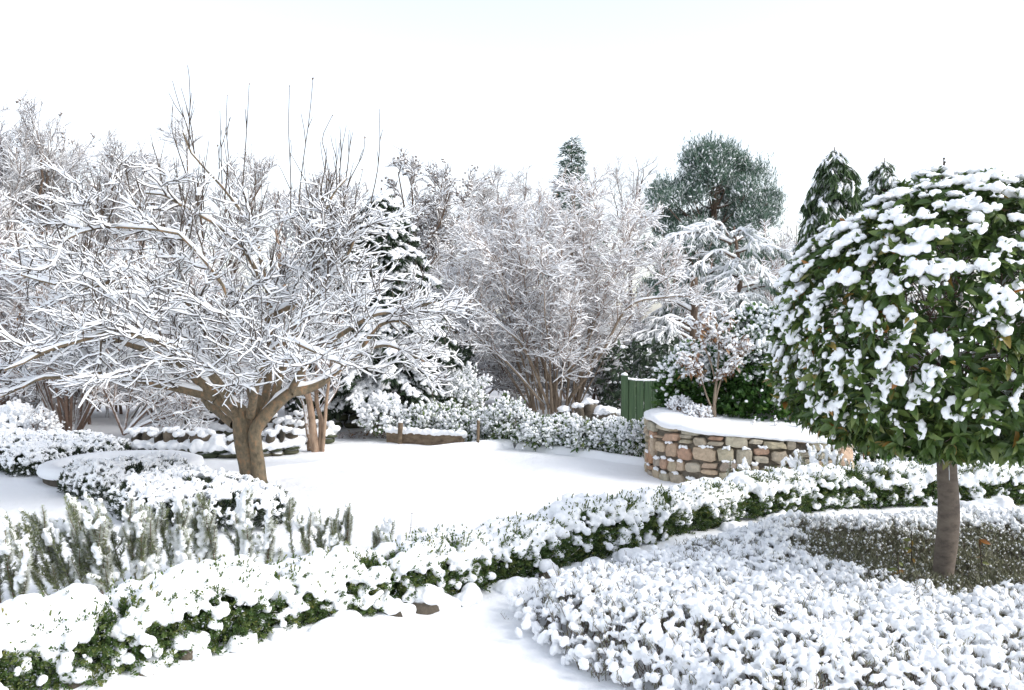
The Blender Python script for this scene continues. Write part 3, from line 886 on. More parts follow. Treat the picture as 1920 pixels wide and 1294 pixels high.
# ------------------------------------------------------------------ box hedge along the path
HW, HH = .33, .355
SHR = []
s = .0
rng = rng_(50)
while s < hs_[-1] - .3:
    ln = rng.uniform(.58, .82)
    SHR.append((s, min(s + ln, hs_[-1]))); s += ln
def px_of(p):
    c, s_ = math.cos(PITCH), math.sin(PITCH)
    q = np.asarray(p) - np.array([0, 0, CAMH]); yy = c * q[1] - s_ * q[2]; zz = s_ * q[1] + c * q[2]
    return 960 + F * q[0] / yy, 647 - F * zz / yy
def box_shrub(k, sa, sb, seed, label, legs):
    rng = rng_(seed)
    ln = sb - sa
    p0, n0, t0 = hedge_at(np.array([(sa + sb) / 2]))
    root = thing('box_shrub', label, 'shrub', (p0[0][0] + n0[0][0] * .2, p0[0][1] + n0[0][1] * .2, 0), 'box shrubs edging the path')
    hh = HH * rng.uniform(.92, 1.06)
    def W(u, v, z):          # u along, v across (0 at the path face), z
        p, nn_, tt = hedge_at(np.atleast_1d(u)); return p + nn_ * np.asarray(v)[:, None] + np.array([0, 0, 1.0]) * np.asarray(z)[:, None]
    # outline: a loaf with bays
    def shape(u, ang):
        e = np.clip(np.minimum(u - sa, sb - u) / .16, 0, 1); e = np.sqrt(1 - (1 - e) ** 2) * .30 + .70
        wob = 1 + .16 * vn(np.c_[u * 1.0, ang * .25, np.full(len(u), seed)], 4.5, 3)
        ca, sa_ = np.cos(ang), np.sin(ang)
        pw = .62
        v = HW * .5 + np.sign(ca) * np.abs(ca) ** pw * HW * .54 * e * wob
        z = .10 + np.abs(sa_) ** pw * (hh - .10) * e * (1 + .10 * vn(np.c_[u, ang * .3, np.full(len(u), seed + 3)], 5, 8))
        return v, z
    # sprigs of small leaves
    n = int(1250 * ln / .7)
    u = rng.uniform(sa, sb, n); ang = rng.uniform(0, math.pi, n)
    ang = np.where(rng.random(n) < .6, rng.uniform(math.pi * .62, math.pi, n), ang)      # more on the path side (cos<0 -> v small)
    v, z = shape(u, ang)
    low = (ang > 2.4) & (rng.random(n) < .8)
    z = np.where(low, rng.uniform(.02 + .045 * legs, .22, n), z)
    dep = rng.random(n) ** 1.3 * .08 + .03 * (ang < 2.3)
    vc = HW * .5
    v = vc + (v - vc) * (1 - dep / .2); z = z - dep * .6
    B = W(u, v, z)
    p, nn_, tt = hedge_at(u)
    out = nn_ * np.sign(v - vc)[:, None] * np.abs(np.cos(ang))[:, None] + np.array([0, 0, 1.0]) * (.35 + np.sin(ang))[:, None] + rng.normal(size=(n, 3)) * .45
    out = nrm(out)
    mb = MB()
    L = rng.uniform(.05, .09, n)
    hue = rng.random(n) * .75
    for j in range(12):
        f = (j // 2 + .5) / 6
        base = B + out * (L * f)[:, None]
        side = frames(out, randdir(rng, n)) if j == 0 else side
        az = (j % 2) * math.pi + (j // 2) * 1.57 + rng.uniform(-.3, .3, n)
        ld = side[:, :, 0] * np.cos(az)[:, None] + side[:, :, 2] * np.sin(az)[:, None]
        dr = nrm(ld * (1.05 - .5 * f) + out * (.55 + .6 * f))
        mb.inst(LEAF2, base, frames(dr, out), np.c_[rng.uniform(.008, .012, n), rng.uniform(.016, .026, n), np.full(n, .014)], 0, np.clip(hue + .25 * f * rng.random(n), 0, 1))
    # dark heart
    nh = int(900 * ln / .7); u = rng.uniform(sa + .02, sb - .02, nh); B = W(u, rng.uniform(.07, HW - .07, nh), rng.uniform(.03 + .05 * legs, hh - .07, nh)); Lh = rng.uniform(.03, .06, nh)
    mb.inst(LEAF2, B, frames(randdir(rng, nh), randdir(rng, nh)), np.c_[Lh * .6, Lh, Lh], 0, rng.random(nh) * .3)
    # upright tips poking through the snow
    nt = int(36 * ln / .7)
    u = rng.uniform(sa + .03, sb - .03, nt); ang = rng.uniform(.9, 2.7, nt); v, z = shape(u, ang); B = W(u, v, z + .005)
    up = nrm(np.array([0, 0, 1.0]) + rng.normal(size=(nt, 3)) * .3 - hedge_at(u)[1] * .25)
    for j in range(9):
        f = j / 8; az = j * 2.4 + rng.uniform(0, 1, nt); sd_ = frames(up, randdir(rng, nt))
        ld = sd_[:, :, 0] * np.cos(az)[:, None] + sd_[:, :, 2] * np.sin(az)[:, None]
        mb.inst(LEAF2, B + up * (.065 * f), frames(nrm(ld * (1 - .6 * f) + up * (.7 + f)), up), np.c_[np.full(nt, .010), rng.uniform(.016, .024, nt), np.full(nt, .014)], 0, np.clip(rng.uniform(.3, .75, nt) + .25 * f, 0, 1))
    part(root, 'foliage', mb, M['box_leaf'])
    # bare stems
    ns = int(16 + 10 * legs)
    S0 = W(rng.uniform(sa + .08, sb - .08, ns), rng.uniform(.10, .26, ns), np.full(ns, -.02)); d = nrm(np.array([0, 0, 1.0]) + rng.normal(size=(ns, 3)) * .35)
    P = grow(S0, d, rng.uniform(.2, .34, ns), 5, .18, .2, rng); mt = MB(); mt.tubes(P, taper(ns, 6, rng.uniform(.004, .008, ns), .002), 5)
    part(root, 'stem', mt, M['brown_twig'])
    # snow: lumps lying on sprigs, a thick merging layer on top, tongues down the face
    ms = MB()
    m_ = int(560 * ln / .7)
    u = rng.uniform(sa - .02, sb + .02, m_); ang = rng.uniform(.35, 2.75, m_); v, z = shape(np.clip(u, sa + .01, sb - .01), ang)
    lump = vn(np.c_[u, v, z], 9.5, seed) + .35 * vn(np.c_[u, v, z], 22, seed + 1)
    keep = lump > np.interp(ang, [.3, 1.2, 2.0, 2.3, 2.55, 2.8], [-.3, -.6, -.34, -.1, .18, .4])
    u, v, z, ang = u[keep], v[keep], z[keep], ang[keep]; lump = lump[keep]
    B = W(u, v, z + .004 + .034 * np.clip(lump, -.3, 1))
    sz = rng.uniform(.026, .052, len(B)) * np.interp(ang, [0, 1.2, 2.4, 2.8], [1, 1.12, .92, .7])
    blobs(ms, B, np.c_[sz * rng.uniform(.9, 1.3, len(B)), sz, sz * rng.uniform(.65, .95, len(B))], rng, ICO2, .45)
    # hanging clumps on the face
    m_ = int(46 * ln / .7)
    u = rng.uniform(sa, sb, m_); ang = rng.uniform(2.3, 3.0, m_); v, z = shape(u, ang); z = np.where(ang > 2.75, rng.uniform(.10, .24, m_), z)
    for q in range(3):
        B = W(u, v - .012, z) + rng.normal(size=(m_, 3)) * .018; sz = rng.uniform(.014, .032, m_)
        blobs(ms, B, np.c_[sz, sz, sz * rng.uniform(.7, 1.3, m_)], rng, ICO2, .6)
    remesh('snow_cover', ms, .0085, .0042, 42, root, amp2=.005, freq2=16, smooth_it=2)
    return root
for k, (sa, sb) in enumerate(SHR):
    p, nn_, tt = hedge_at(np.array([(sa + sb) / 2])); px = px_of(p[0] + np.array([0, 0, .25]))[0]
    if px < 40: lab = 'box shrub at the near end of the hedge, cut by the picture edge'
    elif k == len(SHR) - 1: lab = 'last snow-covered box shrub of the hedge, past the bay stem'
    else: lab = ORD[k] + ' snow-covered box shrub in the path hedge, counted from the near end' if k < 15 else 'snow-covered box shrub beyond the bay stem, next to last'
    legs = 1.0 if px > 1250 else (.5 if 700 < px < 820 else 0)
    gap = .05 if (740 < px < 860 or 1280 < px < 1380) else .0
    box_shrub(k, sa + gap, sb - gap - .005, 500 + k, lab, legs)

# snow-capped edging stones at the foot of the hedge
rng = rng_(61)
STN = [(136, 1296, .085, .075), (272, 1280, .05, .05), (352, 1250, .075, .11), (440, 1236, .05, .06), (520, 1216, .055, .05), (596, 1206, .05, .05), (640, 1190, .075, .06), (738, 1168, .055, .07), (800, 1152, .105, .085),
       (872, 1142, .05, .05), (955, 1118, .09, .045), (1022, 1092, .05, .11), (1110, 1080, .07, .06), (1180, 1058, .07, .05), (1375, 1006, .07, .055), (1465, 986, .085, .05)]
for k, (px, py, sx, sz) in enumerate(STN):
    p = G(px, py)
    w_ = ORD[k] if k < 15 else 'last'
    lab = w_ + ' from the left of the snow-capped stones along the hedge foot' if k < 15 else 'snow-capped edging stone nearest the lavender bed corner'
    root = thing('edging_stone', lab, 'stone', (p[0], p[1], 0), 'snow-capped stones along the foot of the hedge')
    mb = MB(); V = rockmesh(mb, (p[0], p[1] + .02, sz * .35), (sx, sx * .75, sz * .95), rng, 0, rng.random(), None, ICO3)
    part(root, 'stone', mb, M['dark_stone'])
    ms = MB()
    if k != 1: snowdome(ms, (p[0], p[1] + .015, V[:, 2].max() - .012), (sx * 1.0, sx * .8, .055), rng, 10)
    snowdome(ms, (p[0] + sx * .5, p[1] + .07, .04), (sx * 1.1, .06, .07), rng, 8)
    snowdome(ms, (p[0] - sx * .9, p[1] + .05, .02), (sx * .9, .06, .05), rng, 6)
    remesh('snow_cap', ms, .010, .004, 32, root)
# hummock of snow at the hedge foot right of the bay stem
ms = MB(); p = G(1850, 965); snowdome(ms, (p[0], p[1] + .05, .02), (.34, .16, .06), rng, 16)
o = remesh('snow_mound', ms, .016, .006, 18); tag(o, 'smooth snow mound at the hedge foot to the right of the bay stem', 'snow mound')

# ------------------------------------------------------------------ rosemary
def rosemary(name, label, cat, group, base, stems, seed, nl=.042, dens=340, vox=.0075, snowk=.95, lean=(0, 0), leafmat='rosemary_leaf', white=0.0):
    """stems: list of (dx, dy, height, leanx, leany)"""
    rng = rng_(seed)
    root = thing(name, label, cat, (base[0], base[1], 0), group)
    mt, mb, ms = MB(), MB(), MB()
    for (dx, dy, h, lx, ly) in stems:
        S = np.array([[base[0] + dx, base[1] + dy, -.01]]); d = np.array([[lx * .55 + rng.normal() * .05, ly * .5 + rng.normal() * .05, 1.0]])
        P = grow(S, d, np.array([h]), 9, .025, .25, rng); mt.tubes(P, taper(1, 10, .006, .002), 5)
        L = P[0]
        side, _, _, _ = spawn(P, int(h / .05), rng, .15, .85, .3, .7, .35)
        nside = len(side)
        SP = grow(side, nrm(np.array([lx * .4, ly * .4, 1.0]) + rng.normal(size=(nside, 3)) * .28), rng.uniform(.10, .22, nside) * (.6 + .5 * h), 9, .03, .2, rng)
        mt.tubes(SP, taper(nside, 10, .003, .0015), 4)
        allP = [P[0]] + list(SP)
        for ai, A in enumerate(allP):
            ln = np.linalg.norm(np.diff(A, axis=0), axis=1).sum(); k = int(dens * ln / .35)
            t = rng.uniform(.06 if ln < .2 else .12, 1, k) ** .85 * 9; i = np.minimum(t.astype(int), 8); f = (t - i)[:, None]
            pos = A[i] * (1 - f) + A[i + 1] * f; T = nrm(A[i + 1] - A[i]); r = randdir(rng, k); pe = nrm(r - (r * T).sum(-1, keepdims=True) * T)
            dr = nrm(pe * 1.0 + T * rng.uniform(.35, .8, (k, 1)))
            mb.inst(LEAF2, pos, frames(dr, T), np.c_[np.full(k, .0068), rng.uniform(.7, 1.15, k) * nl * (1.05 - .5 * t / 9), np.full(k, .004)], 0, rng.random(k))
            # snow packed against the upper / windward side
            m_ = max(4, int(ln / .014)); t = np.linspace(.25, 1, m_) * 9; i = np.minimum(t.astype(int), 8); f = (t - i)[:, None]
            pos = A[i] * (1 - f) + A[i + 1] * f
            pt = vn(pos, 7, seed) + .25 * snowk - .24
            kk = pt > -.12
            if not kk.any() or (ai > 0 and rng.random() < .25): continue
            off = np.array([-.35 - .3 * abs(lx), -.05, .5]) * .030
            sz = rng.uniform(.011, .025, kk.sum()) * snowk * np.linspace(1.1, .8, m_)[kk]
            blobs(ms, pos[kk] + off + rng.normal(size=(kk.sum(), 3)) * .006, np.c_[sz, sz, sz * 1.15], rng, ICO1, .5)
    part(root, 'stem', mt, M['brown_twig']); part(root, 'foliage', mb, M[leafmat])
    remesh('snow_cover', ms, vox, .0035, 55, root, smooth_it=1)
    return root
def fan(rng, n, rx, ry, h0, h1, lx0, lx1):
    return [(a, rng.uniform(-ry, ry), rng.uniform(h0, h1), np.interp(a, [-rx, rx], [lx0, lx1]) + rng.normal() * .12, rng.normal() * .15) for a in np.linspace(-rx, rx, n) + rng.normal(size=n) * rx * .12]
GRO = 'upright rosemary bushes behind the box hedge'
rr = rng_(70)
rosemary('rosemary_bush', 'tall rosemary with long spikes leaning left, largest of its row', 'rosemary', GRO, G(195, 1125)[:2], fan(rr, 20, .25, .16, .42, .68, -1.15, -.2), 71)
rosemary('rosemary_bush', 'rosemary of slim upright spikes next to the tall leaning one', 'rosemary', GRO, G(325, 1098)[:2], fan(rr, 8, .15, .10, .36, .60, -.5, .2), 72)
rosemary('rosemary_bush', 'bushy rosemary with two tall green spikes in front of the wedge-shaped cushion', 'rosemary', GRO, G(438, 1082)[:2], fan(rr, 10, .17, .10, .38, .60, -.4, .3), 73)
rosemary('rosemary_bush', 'rosemary clump standing alone beside the short curved kerb', 'rosemary', GRO, G(604, 1050)[:2], fan(rr, 9, .17, .08, .26, .40, -.25, .25), 74)
rosemary('rosemary_bush', 'rosemary cut off by the photo edge, only its spikes showing', 'rosemary', GRO, G(2, 1160)[:2], fan(rr, 7, .14, .10, .34, .50, -.5, .1), 75)
rosemary('rosemary_bush', 'very small rosemary tuft just above the hedge, right of the lone clump', 'rosemary', GRO, G(716, 1040)[:2], fan(rr, 5, .07, .05, .12, .22, -.2, .2), 76)
rosemary('rosemary_bush', 'tiny rosemary shoot showing above the hedge near the dry stalk', 'rosemary', GRO, G(800, 1045)[:2], fan(rr, 3, .04, .03, .16, .24, -.2, .2), 77)
rosemary('rosemary_bush', 'single tiny rosemary shoot between the bushy rosemary and the lone clump', 'rosemary', GRO, G(518, 1075)[:2], fan(rr, 2, .03, .03, .10, .17, -.1, .1), 78)
GRW = 'small snow-coated upright plants between hedge and planter wall'
for k, (px, Y, n_, rx, h0, h1, lab) in enumerate([(1390, 8.95, 4, .07, .22, .33, 'leftmost small snow-coated upright plant against the planter wall'), (1498, 8.85, 4, .09, .24, .38, 'small snow-coated upright plant near the right end of the planter stonework'),
        (1555, 8.75, 5, .07, .38, .58, 'tallest snow-coated spire just right of the planter stonework'), (1612, 8.75, 7, .16, .24, .44, 'wide snow-coated upright plant under the hanging bay leaves')]):
    rosemary('upright_conifer', lab, 'plant', GRW, XY(px, Y), fan(rr, n_, rx, .05, h0, h1, -.15, .15), 80 + k, .026, 220, .008, .85)
# dry stalk standing in the lawn
root = thing('dry_stalk', 'single thin dry flower stalk standing in the snow behind the hedge', 'stalk', (G(764, 1040)[0], G(764, 1040)[1], 0))
p = G(764, 1040); mb = MB(); L = np.array([[p, p + [.01, 0, .12], p + [.025, 0, .2], p + [.03, 0, .3]]]); mb.tubes(L, np.array([[.003, .003, .0025, .001]]), 5); blobs(mb, L[0][2:] + rng.normal(size=(2, 3)) * .002, np.full((2, 3), .006), rng, ICO1)
part(root, 'stem', mb, M['brown_twig'])

# ------------------------------------------------------------------ lavender bed
def lav_h(P):
    d = poly_sd(P, LAV)
    h = .27 * (1 - np.exp(-np.clip(d, 0, None) / .14))
    h = h + (.035 * vn(P, 1.6, 41) + .02 * vn(P, 4.2, 42)) * np.clip(d / .2, 0, 1)
    e = ((P[:, 0] - 2.95) / 1.12) ** 2 + ((P[:, 1] - 5.62) / .86) ** 2
    sh = np.clip(1.35 - e + .35 * vn(P, 3, 43), 0, 1)                 # sheltered under the bay crown
    return d, h - sh * .15, sh
rng = rng_(90)
sp_ = .041
gx_, gy_ = np.meshgrid(np.arange(0, 4.6, sp_), np.arange(3.3, 7.2, sp_))
P = np.c_[gx_.ravel(), gy_.ravel(), np.zeros(gx_.size)]; P[:, :2] += rng.uniform(-.5, .5, (len(P), 2)) * sp_
P = P[(P[:, 0] < .62 * P[:, 1] + .25)]
d, h, sh = lav_h(P)
k = d > .0; P, d, h, sh = P[k], d[k], h[k], sh[k]
ms = MB()
cl = vn(P, 8.5, 44) + .5 * vn(P, 17, 46)
keep = (cl > -.62 - .2 + sh * 1.45 + .12 * vn(P, 1.8, 48)) & (rng.random(len(P)) < 1 - sh * .45)
K, hk, shk, ck, dk = P[keep], h[keep], sh[keep], cl[keep], d[keep]
tall = .020 * np.clip(ck, -1, 1) + .026 * vn(K, 4.6, 47) + .014 * rng.normal(size=len(K))
base = np.c_[K[:, :2], hk + tall]
for q in range(5):
    m_ = len(K)
    sz = (.008 + .0155 * rng.random(m_) ** 1.6) * (1 - .45 * shk) * np.where(dk < .05, .85, 1)
    off = rng.normal(size=(m_, 3)) * np.array([.015, .015, .012]) * (1 - .5 * shk)[:, None]
    blobs(ms, base + off, np.c_[sz, sz * rng.uniform(.8, 1.1, m_), sz * rng.uniform(.7, 1.0, m_)], rng, ICO1, .5)
# a lower layer of snow that has sifted down between the clumps
low_ = (rng.random(len(P)) < .9) & (d > .10) & (sh < .12) & (vn(P, 3.1, 49) + .6 * vn(P, 11, 50) > .02)
L0 = P[low_]; blobs(ms, np.c_[L0[:, :2], h[low_] - .032 + .026 * vn(L0, 4.6, 47)], np.c_[rng.uniform(.026, .04, (len(L0), 2)), rng.uniform(.012, .02, len(L0))], rng, ICO1, .2)
# tufts hugging the rim down to the ground
rim = []
for i in range(len(LAV)):
    a_, b_ = np.array(LAV[i]), np.array(LAV[(i + 1) % len(LAV)])
    if i in (5, 6, 7): continue
    m_ = int(np.linalg.norm(b_ - a_) / .035); rim.append(a_ + (b_ - a_) * np.linspace(0, 1, m_)[:, None])
rim = np.concatenate(rim); rim = rim + rng.normal(size=rim.shape) * .035
blobs(ms, np.c_[rim, rng.uniform(.04, .13, len(rim))], rng.uniform(.02, .038, (len(rim), 3)), rng, ICO1, .4)
snow_l = remesh('lavender_bed', ms, .0068, .003, 70, None, amp2=.003, freq2=20, smooth_it=1)
tag(snow_l, 'wide bed of dry lavender under knobbly snow round the foot of the bay', 'lavender', kind='stuff')
# stems and grey leaves under and between the snow
n = 15000
Q = np.c_[rng.uniform(0, 4.6, n), rng.uniform(3.3, 7.15, n), np.zeros(n)]; Q = Q[Q[:, 0] < .62 * Q[:, 1] + .25]
d, h, sh = lav_h(Q); k = (d > .02); Q, h, sh, d = Q[k], h[k], sh[k], d[k]
extra = np.where(sh > .25)[0]; extra = np.repeat(extra, 4)
Q = np.concatenate([Q, Q[extra] + np.c_[rng.normal(size=(len(extra), 2)) * .04, np.zeros(len(extra))]]); h = np.r_[h, h[extra]]; sh = np.r_[sh, sh[extra]]
n = len(Q)
tip = h + rng.uniform(-.03, .022, n) + .028 * vn(Q, 4.6, 47) + sh * rng.uniform(0, .05, n)
lean = np.c_[rng.normal(size=(n, 2)) * .05, np.zeros(n)]
b0 = np.c_[Q[:, :2], tip - rng.uniform(.10, .17, n)]; b1 = np.c_[Q[:, :2], tip] + lean
PP = np.stack([b0, (b0 + b1) / 2 + rng.normal(size=(n, 3)) * .008, b1], 1)
mt = MB(); mt.tubes(PP, np.stack([np.full(n, .0026), np.full(n, .0022), np.full(n, .0012)], 1), 4, 0)
# a few long flower stalks
f = rng.choice(n, 900, replace=False); PF = grow(b1[f] - [0, 0, .03], nrm(np.array([0, 0, 1.0]) + rng.normal(size=(900, 3)) * .18), rng.uniform(.05, .10, 900), 3, .06, 0, rng); mt.tubes(PF, taper(900, 4, .0018, .001), 4, 0)
for j in range(10):
    fr = .35 + .65 * (j / 9.0); pos = b0 + (b1 - b0) * fr; dr = nrm(randdir(rng, n) * .8 + np.array([0, 0, .9]))
    mt.inst(LEAF2, pos, frames(dr, randdir(rng, n)), np.c_[.0045 + .002 * sh, rng.uniform(.016, .034, n) * (1 + .7 * sh), np.full(n, .006)], 1, rng.random(n))
o = mt.build('stems', [M['lavender_stem'], M['lavender_leaf']], snow_l)
# powder caught on the sheltered tips
k = (sh > .15) & (rng.random(n) < .30)
mp = MB(); T_ = b1[k]; blobs(mp, T_ + [0, 0, .004], rng.uniform(.004, .011, (len(T_), 3)) * [1, 1, .8], rng, ICO1, .5)
mp.build('snow_powder', M['snow'], snow_l)

# ------------------------------------------------------------------ the bay tree on a stem
BX, BY = 2.62, 5.5
root = thing('bay_tree', 'standard bay tree with bare straight stem and round leafy crown heaped with snow', 'tree', (BX, BY, 0))
rng = rng_(100)
px1 = D(1768, 1100, BY); px2 = D(1775, 850, BY)
mb = MB()
Ls = smoothline([[px1[0] - .005, BY, -.05], [px1[0], BY, .15], [px1[0] + .03, BY, .5], [px2[0], BY, .9], [px2[0] + .03, BY, 1.3], [px2[0] + .03, BY, 1.75]], 24)
rr_ = np.interp(np.linspace(0, 1, 24), [0, .1, .2, .5, .6, 1], [.078, .067, .063, .060, .056, .03]) * (1 + .05 * vn(Ls, 6, 4))
mb.tubes(Ls[None], rr_[None], 20)
part(root, 'trunk', mb, M['bay_bark'])
# limbs inside the crown
m_ = 34
S0 = Ls[rng.integers(13, 23, m_)]; d = randdir(rng, m_); d[:, 2] = np.abs(d[:, 2]) * .8 + .05
PL = grow(S0, nrm(d), rng.uniform(.5, .9, m_), 6, .12, .1, rng)
mb = MB(); mb.tubes(PL, taper(m_, 7, .016, .006), 6)
S2, d2, _, _ = spawn(PL, 14, rng, .3, 1, .3, .9, .1); P2 = grow(S2, d2, rng.uniform(.15, .35, len(S2)), 4, .15, .1, rng); mb.tubes(P2, taper(len(S2), 5, .005, .002), 4)
part(root, 'branch', mb, M['brown_twig'])
CC = np.array([px2[0] + .04, BY, 1.53])
def bay_r(dv, seed=7):
    """crown surface point in direction dv"""
    up = dv[:, 2] > 0
    a_, b_ = 1.05, np.where(up, 1.03, .625)
    q = np.where(up, 2.0, 2.7)
    rr = (((np.abs(dv[:, 0]) ** 2 + np.abs(dv[:, 1]) ** 2) ** .5 / a_) ** q + (np.abs(dv[:, 2]) / b_) ** q) ** (-1 / q)
    rr = rr * (1 + .08 * vn(dv, 2.3, seed) + .05 * vn(dv, 5, seed + 1))
    return CC + dv * rr[:, None], rr
n = 1750
ga = np.arange(n) * 2.399963; zz = 1 - 2 * (np.arange(n) + .5) / n
dv = np.c_[np.cos(ga) * np.sqrt(1 - zz ** 2), np.sin(ga) * np.sqrt(1 - zz ** 2), zz]; dv = nrm(dv + rng.normal(size=dv.shape) * .03)
dv = dv[~((dv[:, 1] > .75))]                       # the far side is only thinned, not built twice as dense
n = len(dv)
Bp, rr = bay_r(dv)
inset = rng.random(n) ** 2 * .16
Bp = Bp - dv * inset[:, None]
mb = MB()
axis = nrm(dv * np.array([1, 1, .75]) + np.array([0, 0, .25]) + rng.normal(size=(n, 3)) * .3)
hue = rng.random(n)
yel = rng.random(n)
for j in range(9):
    fr = frames(axis, randdir(rng, n)); az = j * 2.4 + rng.uniform(-.3, .3, n)
    ld = fr[:, :, 0] * np.cos(az)[:, None] + fr[:, :, 2] * np.sin(az)[:, None]
    dr = nrm(ld * (1.0 if j < 6 else .55) + axis * (.35 if j < 5 else .9) + np.array([0, 0, -.16]) * np.clip(.9 - dv[:, 2], .1, 1.6)[:, None] + rng.normal(size=(n, 3)) * .28)
    up = nrm(axis + np.array([0, 0, .8]))
    nrmv = nrm(up + rng.normal(size=(n, 3)) * .6)
    pos = Bp - axis * (.05 * (8 - j) / 8)
    ln = rng.uniform(.068, .112, n) * (1 if j < 6 else .75)
    rv = np.clip(rng.random(n) * .93 + .02 * (dv[:, 0] < -.5), 0, .945)
    rv = np.where(rng.random(n) < np.where(dv[:, 0] < -.55, .10, .028), rng.uniform(.95, 1, n), rv)
    mb.inst(BIGLEAF, pos, frames(dr, nrmv), np.c_[ln * rng.uniform(.34, .44, n), ln, ln], 0, rv)
# inner leaves so that the heart is closed
ni = 2600
di = randdir(rng, ni); pi_, ri = bay_r(di); pi_ = CC + (pi_ - CC) * rng.uniform(.55, .88, ni)[:, None]
ln = rng.uniform(.08, .13, ni)
mb.inst(BIGLEAF, pi_, frames(nrm(di + rng.normal(size=(ni, 3)) * .7 + [0, 0, -.3]), nrm(di + [0, 0, .8])), np.c_[ln * .42, ln, ln], 0, rng.random(ni) * .8)
part(root, 'foliage', mb, M['bay_leaf'])
# twig with seed head and a few leaves at the very top
mb = MB(); p = D(1768, 338, BY); L = grow(np.repeat(p[None], 3, 0), np.array([[0, 0, 1], [.25, 0, 1], [-.3, .1, .9]]), np.array([.13, .11, .07]), 3, .05, 0, rng); mb.tubes(L, taper(3, 4, .005, .003), 5)
blobs(mb, L[:, -1], np.full((3, 3), .008), rng, ICO1); part(root, 'top_shoot', mb, M['apple_twig'])
# snow: pads on the leaf rosettes
ms = MB()
el = dv[:, 2]
patch = .42 * vn(Bp, 4.2, 12) + .42 * vn(Bp, 9, 13) + .5 * rng.normal(size=n)
thr = np.interp(el, [-1, -.6, -.35, -.1, .15, .4, 1], [2.2, .8, .2, -.4, -.85, -1.15, -1.6])
left = np.clip(-dv[:, 0], 0, 1) * np.clip(.5 - np.abs(el), 0, 1) * .5
thr = thr - left
hasn = (patch > thr) & (inset < .08)
psz = np.clip(rng.normal(1, .3, n), .55, 1.6)
K = np.where(hasn)[0]
for q in range(14):
    kk = K[rng.random(len(K)) < .8]
    m_ = len(kk)
    slope = np.clip(1 - el[kk], 0, 1.2)[:, None]
    dh = nrm(dv[kk] * [1, 1, 0] + 1e-6)
    lat = np.cross(dh, [0, 0, 1.0])
    dn = rng.uniform(-.035, .05, (m_, 1))
    off = lat * rng.normal(size=(m_, 1)) * .024 + dh * dn * (1.15 - .75 * slope) + np.array([0, 0, 1.0]) * (.022 - slope * dn * 1.1)
    sz = psz[kk] * (.010 + .0185 * rng.random(m_) ** 1.5) * np.interp(el[kk], [-.6, -.1, .3, 1], [.6, .8, .92, 1.0])
    axes = nrm(dh * (1.1 - .6 * slope) + lat * rng.normal(size=(m_, 1)) * .45 + np.array([0, 0, -1.0]) * slope)
    R = frames(axes, nrm(dv[kk] + [0, 0, .9]))
    ms.inst(ICO2, Bp[kk] + dv[kk] * .012 + off, R, np.c_[sz * .85, sz * rng.uniform(.9, 1.5, m_), sz * .8])
remesh('snow_cover', ms, .0075, .0055, 55, root, amp2=.008, freq2=17, smooth_it=1)

# thin suckers at the foot of the bay
for k, (px, py, h_, lab) in enumerate([(1686, 1075, .21, 'bay sucker with one large yellow-green leaf, left of the stem'), (1713, 1020, .16, 'bay sucker with two narrow yellow leaves, just left of the stem'), (1844, 1045, .22, 'bare dark bay sucker with small orange leaves, right of the stem')]):
    p = D(px, py, 5.25 if k == 0 else 5.6); rng = rng_(110 + k)
    root = thing('bay_sucker', lab, 'shoot', (p[0], p[1], .1), 'suckers round the bay stem')
    P = grow(np.array([[p[0], p[1], .1]]), np.array([[rng.normal() * .1, 0, 1.0]]), np.array([p[2] - .1 + h_ * .5]), 5, .05, .2, rng); mb = MB(); mb.tubes(P, taper(1, 6, .005, .003), 6); part(root, 'stem', mb, M['apple_twig'])
    mb = MB(); m_ = 5; t = rng.integers(2, 6, m_); dr = nrm(np.c_[rng.normal(size=m_), rng.normal(size=m_) * .5, rng.uniform(-1.2, .3, m_)])
    ln = rng.uniform(.04, .075, m_); mb.inst(BIGLEAF, P[0][t], frames(dr, np.tile([[0, -1.0, .4]], (m_, 1))), np.c_[ln * .42, ln, ln], 0, rng.uniform(.93, 1, m_)); part(root, 'foliage', mb, M['bay_leaf'])

# ------------------------------------------------------------------ the apple tree
root = thing('apple_tree', 'old spreading apple tree with snow lying along every branch, at the lawn edge', 'tree', (G(472, 915)[0], 9.2, 0))
rng = rng_(120)
def limb(pts, n=14): return smoothline([D(*p) for p in pts], n)
mb = MB()
T1 = limb([(474, 925, 9.2), (470, 880, 9.2), (461, 840, 9.2), (455, 805, 9.2), (452, 780, 9.18), (430, 762, 9.15), (405, 746, 9.1)], 20)
mb.tubes(T1[None], np.interp(np.linspace(0, 1, 20), [0, .12, .3, .5, .7, 1], [.14, .118, .106, .104, .094, .066])[None] * (1 + .06 * vn(T1, 5, 1)), 16)
T2 = limb([(486, 925, 9.16), (484, 880, 9.13), (480, 840, 9.12), (478, 810, 9.1), (494, 784, 9.1), (520, 756, 9.1), (545, 735, 9.1)], 20)
mb.tubes(T2[None], np.interp(np.linspace(0, 1, 20), [0, .12, .3, .5, .7, 1], [.10, .074, .066, .066, .068, .054])[None] * (1 + .08 * vn(T2, 5, 2)), 14)
T3 = limb([(462, 850, 9.22), (466, 810, 9.25), (476, 775, 9.28), (494, 745, 9.3)], 12)
mb.tubes(T3[None], np.linspace(.10, .06, 12)[None], 12)
part(root, 'trunk', mb, M['apple_bark'])
